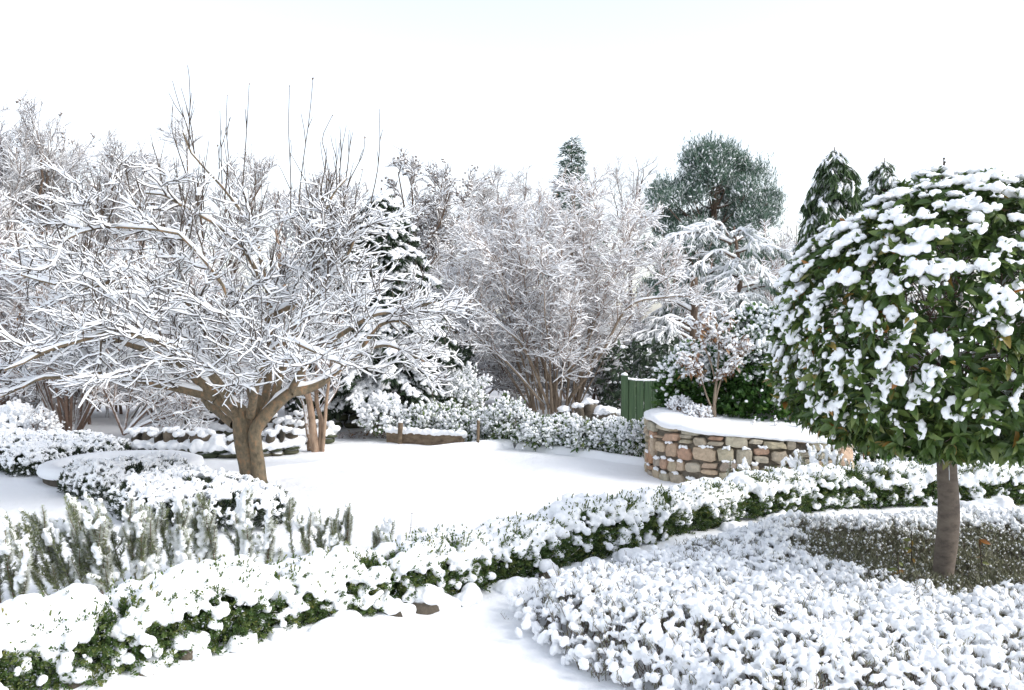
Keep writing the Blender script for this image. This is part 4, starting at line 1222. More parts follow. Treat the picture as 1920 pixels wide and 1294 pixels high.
LIMBS = [
    ([(405, 746, 9.1), (375, 715, 9.05), (340, 685, 9.0), (270, 650, 8.9), (180, 640, 8.8), (95, 660, 8.7), (20, 690, 8.6)], .062),
    ([(440, 795, 9.25), (410, 772, 9.4), (385, 748, 9.5), (380, 690, 9.8), (330, 600, 10.2), (250, 540, 10.5), (170, 560, 10.7)], .055),
    ([(478, 785, 9.25), (500, 735, 9.3), (505, 640, 9.5), (500, 540, 9.6), (478, 440, 9.6), (400, 340, 9.5), (345, 250, 9.4)], .045),
    ([(430, 762, 9.1), (420, 690, 8.9), (430, 600, 8.7), (410, 520, 8.6), (330, 440, 8.5), (200, 425, 8.4), (110, 455, 8.3)], .018),
    ([(545, 735, 9.1), (585, 670, 8.8), (665, 612, 8.6), (730, 585, 8.5), (810, 570, 8.4)], .034),
    ([(545, 735, 9.1), (600, 722, 9.3), (670, 665, 9.6), (720, 645, 9.8), (790, 680, 9.9)], .055),
    ([(482, 780, 9.3), (470, 700, 9.9), (520, 610, 10.4), (590, 560, 10.7), (650, 550, 10.8)], .045),
    ([(470, 780, 9.1), (480, 720, 8.7), (510, 665, 8.2), (570, 640, 7.8), (650, 680, 7.6)], .042),
    ([(440, 775, 9.1), (400, 705, 8.6), (330, 655, 8.1), (230, 625, 7.8), (110, 650, 7.6), (10, 690, 7.5)], .045),
    ([(505, 770, 9.15), (560, 600, 9.4), (590, 500, 9.5), (600, 410, 9.6), (650, 330, 9.7)], .036),
    ([(440, 775, 9.25), (380, 680, 9.9), (300, 565, 10.5), (200, 505, 10.9), (100, 515, 11.0)], .042),
    ([(405, 746, 9.1), (300, 722, 8.9), (200, 702, 8.7), (80, 712, 8.6), (0, 745, 8.5)], .04),
    ([(500, 540, 9.6), (440, 450, 9.2), (340, 380, 9.0), (270, 360, 8.9)], .018),
    ([(500, 600, 9.5), (580, 550, 9.2), (640, 490, 9.1), (670, 430, 9.1)], .026),
    ([(420, 690, 8.9), (350, 560, 8.8), (250, 520, 8.7), (150, 540, 8.6), (40, 520, 8.5)], .03),
    ([(670, 665, 9.6), (710, 610, 9.7), (750, 600, 9.8), (800, 630, 9.9)], .026),
]
n0 = 16
PL = np.stack([smoothline([D(*p) for p in pts], n0) for pts, _ in LIMBS])
PL = PL + .06 * np.stack([vn(PL, 2.6, k) + .5 * vn(PL, 6, k + 5) for k in (1, 2, 3)], -1) * np.linspace(0, 1, n0)[None, :, None]
rL = np.stack([r * (1 - np.linspace(0, 1, n0)) ** 1.25 * .9 + .009 for _, r in LIMBS])
tw = MB(); ms = MB()
mbl = MB(); mbl.tubes(PL, rL, 10)
def keepz(P, zmin): return P[:, :, 2].min(1) > zmin
S2, d2, ix, t2 = spawn(PL, 13, rng, .16, 1, .5, 1.25, .12, .55)
P2 = grow(S2, d2, rng.uniform(.45, 1.05, len(S2)) * (1.15 - .62 * t2), 8, .15, -.02, rng); P2 = P2[keepz(P2, .86)]; P2 = P2[(P2[:, 4, 2] < 2.62 + .45 * rng.random(len(P2))) | (rng.random(len(P2)) < .25)]; P2 = P2[~((P2[:, 5, 0] / P2[:, 5, 1] > -.165) & (P2[:, 5, 2] > 1.25) & (rng.random(len(P2)) < .62))]
r2 = taper(len(P2), 9, rng.uniform(.008, .0125, len(P2)), .0045)
S3, d3, ix, t3 = spawn(P2, 10, rng, .10, 1, .4, 1.05, .10, .6)
P3_ = grow(S3, d3, rng.uniform(.16, .5, len(S3)), 6, .19, .10, rng); P3_ = P3_[keepz(P3_, .80)]; P3_ = P3_[(P3_[:, 3, 2] < 2.75 + .4 * rng.random(len(P3_))) | (rng.random(len(P3_)) < .4)]
r3 = taper(len(P3_), 7, .0058, .0034)
S4, d4, ix, t4 = spawn(P3_, 5, rng, .15, 1, .5, 1.1, .15, .8)
P4 = grow(S4, d4, rng.uniform(.05, .2, len(S4)), 3, .2, .25, rng)
r4 = taper(len(P4), 4, .0042, .0026)
mbl.tubes(P2, r2, 7, 1)
part(root, 'limb', mbl, [M['apple_bark'], M['apple_twig']])
tw.tubes(P3_, r3, 5); tw.tubes(P4, r4, 4)
# water shoots
src = PL[[2, 2, 3, 6, 9, 9, 12, 13, 10, 14, 4, 15, 0]]
Sw, dw, ix, tw_ = spawn(src, 7, rng, .45, 1, .2, .6, 0)
hi_ = Sw[:, 2] > 1.9; Sw = Sw[hi_]
Pw = grow(Sw, nrm(np.c_[rng.normal(size=(len(Sw), 2)) * .22, np.ones(len(Sw))]), rng.uniform(.3, .85, len(Sw)), 8, .05, .25, rng)
tall = np.stack([smoothline([D(*p) for p in pts], 9) for pts in (
    [(545, 400, 9.5), (545, 330, 9.5), (541, 240, 9.5), (543, 160, 9.5)], [(560, 390, 9.5), (566, 320, 9.5), (580, 220, 9.5), (587, 145, 9.5)],
    [(690, 400, 9.4), (706, 330, 9.4), (712, 270, 9.4), (711, 205, 9.4)], [(455, 350, 9.5), (460, 280, 9.5), (464, 220, 9.5), (467, 160, 9.5)],
    [(420, 380, 9.4), (428, 300, 9.4), (424, 240, 9.4), (426, 180, 9.4)], [(600, 360, 9.5), (612, 300, 9.5), (604, 260, 9.5), (624, 215, 9.5)],
    [(350, 330, 9.3), (330, 270, 9.3), (322, 240, 9.3), (324, 200, 9.3)], [(640, 400, 9.5), (655, 340, 9.5), (680, 290, 9.5), (684, 255, 9.5)])])
Pw = np.concatenate([Pw, tall])
tw.tubes(Pw, taper(len(Pw), 9, .007, .0028), 5)
S5, d5, _, _ = spawn(Pw, 2, rng, .2, .7, .3, .6, .25); P5 = grow(S5, d5, rng.uniform(.12, .35, len(S5)), 4, .06, .2, rng); tw.tubes(P5, taper(len(P5), 5, .0045, .0025), 4)
# withered leaves still hanging at a few tips
tp = np.concatenate([Pw[::5, -1], tall[:, -1], P4[::160, -1]]); ln = rng.uniform(.02, .04, len(tp))
tw.inst(LEAF2, tp, frames(nrm(randdir(rng, len(tp)) + [0, 0, -.5])), np.c_[ln * .5, ln, ln], 1, rng.random(len(tp)))
part(root, 'twig', tw, [M['apple_twig'], M['brown_leaf']])
snowtubes(ms, np.concatenate([PL]), rL, rng, .012, .42, 8)
snowtubes(ms, T1[None, 10:], np.full((1, 10), .08), rng, .012, .35, 10, .45, .8); snowtubes(ms, T2[None, 11:], np.full((1, 9), .06), rng, .012, .35, 10, .45, .8)
snowtubes(ms, P2, r2, rng, .0095, .5, 6); snowtubes(ms, P3_, r3, rng, .0072, .45, 6); snowtubes(ms, P4, r4, rng, .0052, .4, 5, .35, .75)
snowtubes(ms, Pw[:-8], taper(len(Pw) - 8, 9, .005, .002), rng, .006, .3, 4, .2, .7)
# clots of snow in the forks
f = rng.choice(len(S3), 1500, replace=False); blobs(ms, S3[f] + [0, 0, .014], rng.uniform(.012, .026, (1500, 3)) * [1.2, 1.2, .9], rng, ICO1, .3)
part(root, 'snow_cover', ms, M['snow'])

# ------------------------------------------------------------------ bare trees
def bare_tree(name, label, base, stems, L2, L3, L4, seed, barkm, twigm, snow=(.01, .4), L5=None, group=None, cat='tree', seedheads=0, zmin=.25, trop2=.3, leaves=None, inner=None):
    """stems: list of (points, r0, r1). Ln = (count, t0, t1, len0, len1, a0, a1, up, flat, wig, radius)"""
    rng = rng_(seed)
    root = thing(name, label, cat, base, group)
    P1 = np.stack([smoothline(p, 16) for p, _, _ in stems])
    P1 = P1 + .02 * np.linalg.norm(P1[:, -1] - P1[:, 0], axis=1)[:, None, None] * np.stack([vn(P1, 1.7, k + seed) for k in (1, 2, 3)], -1) * np.linspace(0, 1, 16)[None, :, None]
    r1 = np.stack([np.linspace(a, b, 16) for _, a, b in stems])
    mb = MB(); mb.tubes(P1, r1, 9); part(root, 'trunk', mb, M[barkm])
    tb = MB(); ms = MB()
    snowtubes(ms, P1, r1, rng, snow[0] * 1.5, snow[1], 6, .5, .85)
    par = P1; rads = r1
    for lv, L in enumerate([L2, L3, L4] + ([L5] if L5 else [])):
        if L is None: continue
        cnt, t0, t1, l0, l1, a0, a1, up, flat, wig, rad = L
        S, d, ix, t = spawn(par, cnt, rng, t0, t1, a0, a1, up, flat)
        n = [7, 5, 4, 3][lv]
        Q = grow(S, d, rng.uniform(l0, l1, len(S)) * (1.15 - .45 * t), n, wig, trop2 * (1 if lv == 0 else .5), rng)
        Q = Q[Q[:, :, 2].min(1) > zmin]
        r = taper(len(Q), n + 1, rad, rad * .5)
        tb.tubes(Q, r, 5 if lv == 0 else 3)
        if snow[0] > 0 and lv < 3: snowtubes(ms, Q, r, rng, snow[0] * [1.15, .9, .7][lv], snow[1], 4)
        par = Q
    mats_ = [M[twigm], M['brown_leaf']]
    if seedheads:
        f = rng.choice(len(par), min(seedheads, len(par)), replace=False); pos = np.repeat(par[f, -1], 3, 0) + rng.normal(size=(len(f) * 3, 3)) * .05
        s_ = np.linalg.norm(np.asarray(base)[:2]) / 900
        blobs(tb, pos, np.full((len(pos), 3), 1.2 * s_) * rng.uniform(.6, 1.3, (len(pos), 1)) * [1, 1, 1.4], rng, ICO1)
    if leaves:
        f = rng.choice(len(par), min(leaves[0], len(par)), replace=False); pos = par[f, -1]; ln = rng.uniform(.5, 1, len(f)) * leaves[1]
        tb.inst(LEAF2, pos, frames(nrm(randdir(rng, len(f)) + [0, 0, -.8])), np.c_[ln * .5, ln, ln], 1, rng.random(len(f)))
    part(root, 'crown', tb, mats_)
    if ms.n: part(root, 'snow_cover', ms, M['snow'])
    return root

def stems_from(base, rng, n, spread, h0, h1, r, bend=1.0, front=.8, foot=.12):
    out = []
    for k in range(n):
        a = rng.uniform(0, 2 * math.pi); e = math.sqrt(rng.uniform(.02, 1))
        dx, dy = math.cos(a) * spread * e, math.sin(a) * spread * e * front
        h = (h0 + (h1 - h0) * math.sqrt(max(0, 1 - e * e))) * rng.uniform(.93, 1.03)
        b = np.asarray(base) + np.array([math.cos(a) * foot, math.sin(a) * foot, 0])
        out.append(([b, b + [dx * .28, dy * .28, h * .35], b + [dx * .62 * bend, dy * .62 * bend, h * .7], b + [dx, dy, h]], r * rng.uniform(.6, 1.1), r * .12))
    return out

# the multi-stemmed tree in the middle
rng = rng_(130)
b = D(1040, 772, 16.0)
st = stems_from(b, rng, 32, 2.2, 2.0, 3.8, .020, foot=.40)
X = lambda px, py, Y: D(px, py, Y)
st += [([X(1050, 772, 15.9), X(1040, 720, 15.8), X(1075, 690, 15.7), X(1068, 560, 15.6), X(1075, 430, 15.6), X(1080, 350, 15.6)], .055, .010),
       ([X(1042, 772, 15.9), X(1035, 730, 15.8), X(1000, 640, 15.7), X(960, 560, 15.6), X(930, 480, 15.6), X(895, 440, 15.6)], .032, .009),
       ([X(1060, 765, 15.9), X(1090, 700, 15.8), X(1110, 600, 15.7), X(1170, 480, 15.7), X(1215, 400, 15.7)], .03, .009),
       ([X(1075, 740, 15.6), X(1130, 660, 15.3), X(1180, 575, 15.2), X(1250, 555, 15.2), X(1335, 560, 15.2)], .03, .008),
       ([X(1020, 760, 15.6), X(960, 690, 15.3), X(905, 640, 15.2), X(850, 640, 15.1)], .026, .008),
       ([X(1030, 765, 15.6), X(985, 660, 15.2), X(930, 600, 15.1), X(840, 520, 15.1)], .026, .008)]
bare_tree('multistem_tree', 'wide multi-stemmed bare tree, pale with fine snowy twigs, in the middle behind the lawn', (b[0], b[1], 0), st,
          (10, .22, 1, .35, .85, .4, 1.0, .1, .9, .12, .009), (8, .1, 1, .16, .5, .4, 1.05, .05, .9, .17, .006), (6, .15, 1, .08, .22, .4, 1.1, .08, .9, .2, .0052), 131, 'mid_bark', 'pink_twig', (.0088, .45), None, trop2=.25, leaves=(500, .05))

# forked reddish trunk behind the apple tree
rng = rng_(133); b = D(592, 848, 11.6)
st = [([X(592, 852, 11.6), X(585, 800, 11.6), X(577, 750, 11.6), (X(560, 680, 11.6)), X(540, 560, 11.8), X(520, 430, 12)], .055, .02),
      ([X(600, 852, 11.62), X(600, 790, 11.65), X(590, 740, 11.7), X(600, 640, 11.9), X(640, 500, 12)], .036, .018),
      ([X(604, 850, 11.6), X(608, 790, 11.6), X(611, 740, 11.6), X(630, 640, 11.4), X(660, 540, 11.2)], .028, .012),
      ([X(580, 845, 11.7), X(574, 800, 11.8), X(560, 740, 12), X(500, 640, 12.3)], .03, .012)]
bare_tree('forked_tree', 'reddish-barked tree forking from the ground into upright trunks, just right of the apple trunk', (b[0], b[1], 0), st,
          (8, .35, 1, .4, .9, .4, 1.0, .1, .8, .14, .012), (6, .2, 1, .15, .45, .4, 1., .1, .8, .18, .007), (3, .2, 1, .1, .2, .4, 1., .1, .9, .2, .005), 134, 'red_bark', 'brown_twig', (.011, .4))

# left-hand shrubs
rng = rng_(136); b = D(130, 812, 13.0)
st = stems_from(b, rng, 15, 1.25, 1.6, 2.5, .035)
bare_tree('hazel_shrub', 'multi-stemmed shrub with red-brown upright stems behind the flat cushion shrub', (b[0], b[1], 0), st,
          (10, .25, 1, .3, .8, .4, 1.0, .15, .8, .14, .010), (8, .15, 1, .15, .45, .4, 1.0, .05, .9, .18, .007), (5, .2, 1, .08, .22, .4, 1., .1, .9, .2, .0055), 137, 'brown_twig', 'pink_twig', (.010, .35), cat='shrub', zmin=.12, leaves=(800, .06))
rng = rng_(138); b = D(232, 815, 12.6)
st = [([b, b + [.5, -.1, .45], b + [1.2, -.2, .8], b + [2.0, -.2, .95]], .02, .008), ([b, b + [.4, .2, .6], b + [.9, .3, 1.1], b + [1.5, .4, 1.5]], .02, .008), ([b, b + [.1, .1, .7], b + [.3, .2, 1.3], b + [.7, .2, 1.8]], .02, .008),
      ([b, b + [-.2, -.1, .6], b + [-.5, -.1, 1.1], b + [-.8, 0, 1.5]], .02, .008), ([b, b + [.6, -.3, .25], b + [1.3, -.4, .4], b + [1.9, -.4, .45]], .016, .008), ([b, b + [.5, .3, .35], b + [1.1, .5, .6], b + [1.8, .6, .8]], .016, .008)]
bare_tree('arching_shrub', 'tangled arching shrub with snow on thin twigs and brown leaves, left of the stone wall', (b[0], b[1], 0), st,
          (14, .15, 1, .3, .8, .3, .9, .1, .6, .15, .009), (9, .1, 1, .15, .4, .4, 1.0, .05, .8, .2, .006), (4, .2, 1, .08, .2, .4, 1., .05, .9, .2, .005), 139, 'brown_twig', 'pink_twig', (.009, .35), cat='shrub', zmin=.12, leaves=(900, .05))
rng = rng_(140); b = D(-20, 805, 14.5)
st = stems_from(b, rng, 14, 1.3, 2.2, 3.0, .035)
bare_tree('beech_bush', 'tall bush still holding brown withered leaves at the picture edge', (b[0], b[1], 0), st,
          (11, .15, 1, .4, .9, .4, 1.0, .15, .8, .14, .010), (8, .1, 1, .15, .5, .4, 1.0, .05, .9, .18, .007), (4, .2, 1, .08, .22, .4, 1., .1, .9, .2, .0055), 141, 'brown_twig', 'pink_twig', (.008, .3), cat='shrub', zmin=.12, leaves=(9000, .085))

# farther trees
def crown_tree(name, label, px, Y, top, spread, fork, seed, nst, r, twig='grey_twig', barkm='conifer_bark', dens=(14, 9, 5), tl=(.9, .45, .25), tr=(.03, .018, .012), snow=(.012, .3), lean=0, seedheads=0, group='bare trees beyond the garden', up=.12, droop=.25, base_z=-.2, bend=1.0):
    rng = rng_(seed); x = XY(px, Y)[0]; zt = D(px, top, Y)[2]; sp = spread / F * Y; zf = D(px, fork, Y)[2]
    b = np.array([x, Y, base_z]); st = []
    for k in range(nst):
        a = rng.uniform(0, 2 * math.pi); e = math.sqrt(rng.uniform(.02, 1)); dx, dy = math.cos(a) * sp * e, math.sin(a) * sp * e * .8
        h = zf + (zt - zf) * (1 - .45 * e ** 2) * rng.uniform(.88, 1.0)
        z0 = zf * rng.uniform(.7, 1.0)
        st.append(([b, b + [lean * .5 + rng.normal() * .03, 0, z0 * .6], b + [lean + dx * .08, dy * .08, z0], b + [lean + dx * .6 * bend, dy * .6 * bend, z0 + (h - z0) * .5], b + [lean + dx, dy, h]], r * (1 if k == 0 else .6), r * .10))
    return bare_tree(name, label, (x, Y, base_z), st, (dens[0], .38, 1, tl[0] * .5, tl[0], .3, .9, up, 1, .09, tr[0] * .85), (dens[1], .1, 1, tl[1] * .4, tl[1], .4, .95, up * .6, 1, .11, tr[1] * .85), (dens[2], .15, 1, tl[2] * .4, tl[2], .4, 1., up * .5, 1, .13, tr[2] * .85),
                     seed + 1, barkm, twig, snow, None, group, zmin=.8, trop2=droop, seedheads=seedheads)
crown_tree('bare_tree', 'big rounded bare tree with dark seed heads, tallest above the apple tree\'s outer branches', 95, 24, 205, 185, 560, 150, 17, .22, dens=(18, 11, 7), tl=(2.0, .9, .45), tr=(.022, .012, .009), seedheads=300, snow=(.011, .3), up=.2)
crown_tree('bare_tree', 'bare tree at the picture edge with dark ivy-clad trunk', -60, 21, 330, 120, 520, 152, 8, .16, tl=(1.2, .6, .3), tr=(.024, .015, .011), snow=(.014, .3))
crown_tree('bare_tree', 'fine-twigged bare tree rising straight behind the apple tree crown', 390, 27, 238, 130, 560, 154, 11, .18, dens=(15, 8, 5), tl=(1.4, .7, .4), tr=(.024, .015, .011), snow=(.012, .3), up=.3)
crown_tree('bare_tree', 'lower bare tree behind the right part of the apple crown', 580, 25, 300, 110, 560, 156, 9, .15, dens=(14, 8, 5), tl=(1.2, .6, .35), tr=(.024, .015, .011), snow=(.013, .3), up=.25)
crown_tree('ash_tree', 'dark-twigged bare ash with clusters of brown seeds above the snow-laden conifer', 785, 22, 288, 100, 480, 158, 9, .13, twig='grey_twig', dens=(12, 7, 4), tl=(.9, .45, .28), tr=(.024, .016, .013), seedheads=380, snow=(.014, .3), up=.22, group=None)
crown_tree('birch_tree', 'airy drooping birch with hair-fine twigs, to the left of the tall multi-stemmed tree top', 955, 34, 285, 80, 430, 160, 7, .12, dens=(13, 8, 6), tl=(1.2, .7, .6), tr=(.022, .013, .010), snow=(0, 0), up=-.05, droop=-.7, group=None)
crown_tree('birch_tree', 'sparse pale birch with long curving twigs between the conifer spire and the pine', 1180, 33, 275, 60, 420, 162, 5, .09, dens=(9, 5, 4), tl=(1.3, .7, .5), tr=(.018, .011, .009), snow=(0, 0), up=.2, droop=-.3, group=None)
crown_tree('bare_tree', 'pale bare tree filling the gap between the pine and the weeping cypress', 1478, 38, 385, 75, 540, 164, 8, .12, dens=(12, 7, 5), tl=(1.1, .6, .4), tr=(.026, .017, .013), snow=(.014, .3))
crown_tree('bare_tree', 'bare tree hidden low behind the multi-stemmed tree', 880, 28, 380, 120, 560, 166, 9, .14, dens=(13, 8, 5), tl=(1.2, .6, .4), tr=(.024, .015, .011), snow=(.014, .3))
crown_tree('bare_tree', 'small bare tree between the big rounded tree and the apple crown', 245, 26, 300, 110, 540, 168, 9, .14, dens=(13, 8, 5), tl=(1.2, .6, .4), tr=(.024, .015, .011), snow=(.014, .3), up=.25)

# ------------------------------------------------------------------ conifers
def conifer(name, label, px, Y, top, base_z, profile, seed, kind, needles='needle', nb=170, snowk=1.0, trunk_r=.1, group=None, lean=0, cat='conifer', zlow=None, spray=None, ysc=1.0):
    """profile: list of (photo y, half width px) ; the boughs reach that outline"""
    rng = rng_(seed); x = XY(px, Y)[0]
    ztop = D(px, top, Y)[2]
    pz = np.array([D(px, p[0], Y)[2] for p in profile]); pw = np.array([p[1] / F * Y for p in profile])
    o = np.argsort(pz); pz, pw = pz[o], pw[o]
    root = thing(name, label, cat, (x, Y, base_z), group)
    mb = MB(); Lx = np.array([[[x, Y, base_z - .05], [x, Y, base_z + (ztop - base_z) * .33], [x + lean * .5, Y, base_z + (ztop - base_z) * .66], [x + lean, Y, ztop]]]); mb.tubes(np.stack([smoothline(Lx[0], 14)]), np.linspace(trunk_r, .012, 14)[None], 9)
    part(root, 'trunk', mb, M['conifer_bark'])
    zl = pz.min() if zlow is None else zlow
    z = zl + (ztop - zl) * rng.random(nb) ** .9 * .985
    a = np.arange(nb) * 2.39996 + rng.uniform(-.3, .3, nb)
    wd = np.interp(z, pz, pw) * ((rng.uniform(.62, 1.08, nb) if kind != 'weep' else rng.uniform(.4, 1.18, nb)) if kind != 'pine' else rng.uniform(.45, 1.05, nb) * (1 + .22 * vn(np.c_[np.cos(a), np.sin(a), z * .8], 1.6, seed)))
    h = np.stack([np.cos(a), np.sin(a) * ysc, np.zeros(nb)], -1)
    S = np.c_[x + lean * (z - base_z) / (ztop - base_z), np.full(nb, Y), z]
    n = 7; t = np.linspace(0, 1, n + 1)
    if kind == 'cedar': dz = lambda t: .10 * t - .22 * t ** 3
    elif kind == 'pine': dz = lambda t: .35 * t + .15 * t * t
    elif kind == 'weep': dz = lambda t: .35 * t - .75 * t ** 2
    else: dz = lambda t: .12 * t - .35 * t ** 2
    P = S[:, None] + h[:, None] * (wd[:, None] * t[None])[..., None]
    P[..., 2] += wd[:, None] * dz(t)[None]
    P = P + .05 * np.stack([vn(P, 1.3, k) for k in (1, 2, 3)], -1) * t[None, :, None]
    mb = MB(); mb.tubes(P, taper(nb, n + 1, .006 + .012 * wd, .003), 4, 1)
    px_m = Y / F                       # metres per photo pixel
    ln0, w0, cnt, hang = spray
    k = np.maximum(3, (cnt * wd / np.median(wd)).astype(int))
    ix = np.repeat(np.arange(nb), k); m = len(ix)
    tt = (rng.random(m) ** (.6 if kind != 'pine' else .45)) * .97 + .03; i = np.minimum((tt * n).astype(int), n - 1); f = (tt * n - i)[:, None]
    pos = P[ix, i] * (1 - f) + P[ix, i + 1] * f; T = nrm(P[ix, i + 1] - P[ix, i])
    lat = nrm(np.cross(T, [0, 0, 1.0])) * rng.choice([-1, 1], m)[:, None]
    dr = nrm(T * rng.uniform(.3, 1.0, (m, 1)) + lat * rng.uniform(.2, 1.0, (m, 1)) + np.array([0, 0, 1.0]) * hang * rng.uniform(.4, 1.2, (m, 1)))
    L = ln0 * rng.uniform(.6, 1.2, m)
    rv = rng.random(m)
    # each spray is a small brush of blades round its own axis
    nbl = 7
    for j in range(nbl):
        fr = frames(dr, randdir(rng, m)); az = j * 2.4
        sd_ = fr[:, :, 0] * math.cos(az) + fr[:, :, 2] * math.sin(az)
        if kind == 'pine': d2 = nrm(dr * .9 + sd_ * .6)
        elif kind in ('cedar', 'weep'): d2 = nrm(dr + sd_ * .35 + np.array([0, 0, -.25]))
        else: d2 = nrm(dr + sd_ * .5)
        b_ = pos + dr * (L * (j / nbl) * .6)[:, None]
        mb.inst(LEAF2, b_, frames(d2, nrm(randdir(rng, m) * .5 + [0, 0, 1.0])), np.c_[np.full(m, w0), L * rng.uniform(.5, .9, m), np.full(m, w0)], 0, rv)
    part(root, 'crown', mb, [M[needles], M['conifer_bark']])
    # snow resting on the sprays
    if snowk > 0:
        ms = MB()
        kk = rng.random(m) < snowk * np.clip(.55 + .7 * vn(pos, 1.6 * 12 / Y, seed), .05, 1)
        q = pos[kk]; dq = dr[kk]; Lq = L[kk]
        for c_ in range(2):
            pp = q + dq * (Lq * rng.uniform(.15, .75, len(q)))[:, None] + [0, 0, w0 * .7]
            R = frames(nrm(dq + rng.normal(size=dq.shape) * .2), nrm(np.array([0, 0, 1.0]) + rng.normal(size=dq.shape) * .25))
            ms.inst(ICO1, pp, R, np.c_[w0 * rng.uniform(.7, 1.5, len(q)), Lq * rng.uniform(.25, .45, len(q)), w0 * rng.uniform(.35, .8, len(q))])
        part(root, 'snow_cover', ms, M['snow'])
    return root

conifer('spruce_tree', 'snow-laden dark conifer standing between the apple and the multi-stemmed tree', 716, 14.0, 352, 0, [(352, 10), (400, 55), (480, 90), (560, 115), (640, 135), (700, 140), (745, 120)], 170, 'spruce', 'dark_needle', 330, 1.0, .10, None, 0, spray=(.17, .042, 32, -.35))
# the pine: a heap of rounded needle masses carried on limbs
rng = rng_(172); Y0 = 31.0; x = XY(1335, Y0)[0]
root = thing('pine_tree', 'broad rounded grey-green pine dusted with snow', 'conifer', (x, Y0, -.2))
prof = [(298, 18), (318, 55), (350, 88), (395, 110), (440, 118), (490, 118), (540, 112), (600, 100)]
nb_ = 84
yy_ = np.interp(rng.random(nb_) ** .8, np.linspace(0, 1, len(prof)), [p[0] for p in prof]); hw = np.interp(yy_, [p[0] for p in prof], [p[1] for p in prof])
az = np.arange(nb_) * 2.39996; rr0 = rng.uniform(.35, 1.12, nb_)
Cn = np.stack([np.array([D(1337 + h * math.cos(a_) * r_, y_, Y0 + h * math.sin(a_) * r_ * Y0 / F * .9) for y_, h, a_, r_ in zip(yy_, hw, az, rr0)])])[0]
Rb = rng.uniform(.32, .62, nb_)
mb = MB(); mb.tubes(smoothline([[x, Y0, -.25], [x, Y0, 2.5], [x + .05, Y0, 5.5], D(1340, 290, Y0)], 14)[None], np.linspace(.2, .04, 14)[None], 9); part(root, 'trunk', mb, M['conifer_bark'])
mb, ms = MB(), MB()
S0 = np.c_[np.full(nb_, x), np.full(nb_, Y0), np.maximum(Cn[:, 2] - .9, 1)]
lt = np.linspace(0, 1, 6)[None, :, None]; PP = S0[:, None] * (1 - lt) + Cn[:, None] * lt; PP[..., 2] -= (.25 * np.sin(lt[..., 0] * math.pi)); mb.tubes(PP, taper(nb_, 6, .05, .015), 5, 1)
m_ = 200
ix = np.repeat(np.arange(nb_), m_); dv_ = nrm(randdir(rng, len(ix)) * [1, 1, .9]); dv_[:, 2] = np.where(dv_[:, 2] < -.5, -dv_[:, 2], dv_[:, 2])
pos = Cn[ix] + dv_ * (Rb[ix] * rng.uniform(.4, 1.0, len(ix)) * (1 + .35 * vn(dv_ + ix[:, None], 2.6, 5)))[:, None] * [1.1, 1.1, .85]
dr = nrm(dv_ * .6 + [0, 0, 1.0] + rng.normal(size=dv_.shape) * .25); L_ = rng.uniform(.2, .36, len(ix)); rv = rng.random(len(ix))
for j in range(9):
    fr = frames(dr, randdir(rng, len(ix))); sd_ = fr[:, :, 0] * math.cos(j * 2.4) + fr[:, :, 2] * math.sin(j * 2.4)
    d2_ = nrm(dr * .8 + sd_ * .75); b_ = pos + dr * (L_ * j / 9)[:, None]
    mb.inst(LEAF2, b_, frames(d2_, nrm(randdir(rng, len(ix)) * .7 + [0, 0, 1.])), np.c_[np.full(len(ix), .022), rng.uniform(.10, .17, len(ix)), np.full(len(ix), .02)], 0, rv)
# upright candle tufts make the outline ragged
mt_ = 900
it = rng.integers(0, nb_, mt_); dt = nrm(np.c_[rng.normal(size=(mt_, 2)) * .9, np.abs(rng.normal(size=mt_)) + .4]); pt_ = Cn[it] + dt * (Rb[it] * rng.uniform(.75, 1.0, mt_))[:, None]
ut = nrm(dt * .45 + [0, 0, 1.0] + rng.normal(size=(mt_, 3)) * .15); Lt = rng.uniform(.35, .62, mt_)
for j in range(16):
    fr = frames(ut, randdir(rng, mt_)); sd_ = fr[:, :, 0] * math.cos(j * 2.4) + fr[:, :, 2] * math.sin(j * 2.4)
    mb.inst(LEAF2, pt_ + ut * (Lt * j / 16)[:, None], frames(nrm(ut * .9 + sd_ * .7)), np.c_[np.full(mt_, .026), rng.uniform(.11, .18, mt_), np.full(mt_, .02)], 0, rng.random(mt_))
k = rng.random(len(ix)) < .36
ms.inst(ICO1, pos[k] + dr[k] * (L_[k] * .5)[:, None], frames(nrm(dr[k] + rng.normal(size=(k.sum(), 3)) * .5)), np.c_[rng.uniform(.018, .04, k.sum()), rng.uniform(.05, .11, k.sum()), rng.uniform(.014, .03, k.sum())])
part(root, 'crown', mb, [M['needle'], M['conifer_bark']]); part(root, 'snow_cover', ms, M['snow'])
conifer('cypress_tree', 'tall weeping green cypress spire left of the bay crown', 1560, 26, 276, -.2, [(276, 10), (300, 30), (340, 46), (400, 58), (500, 76), (640, 90)], 174, 'weep', 'cypress', 260, .2, .16, 'weeping cypress spires behind the bay', .02, spray=(.38, .04, 46, -1.3))
conifer('cypress_tree', 'shorter weeping cypress tip half hidden by the bay crown', 1655, 30, 296, -.2, [(296, 8), (315, 22), (345, 36), (380, 56), (450, 70), (640, 90)], 176, 'weep', 'cypress', 170, .30, .14, 'weeping cypress spires behind the bay', 0, spray=(.36, .042, 34, -.8))
conifer('conifer_spire', 'pointed green conifer tip rising behind the multi-stemmed tree', 1071, 38, 256, -.2, [(256, 3), (272, 15), (292, 24), (320, 28), (420, 60), (600, 90)], 178, 'spruce', 'needle', 300, .35, .16, None, 0, spray=(.30, .05, 18, .1))
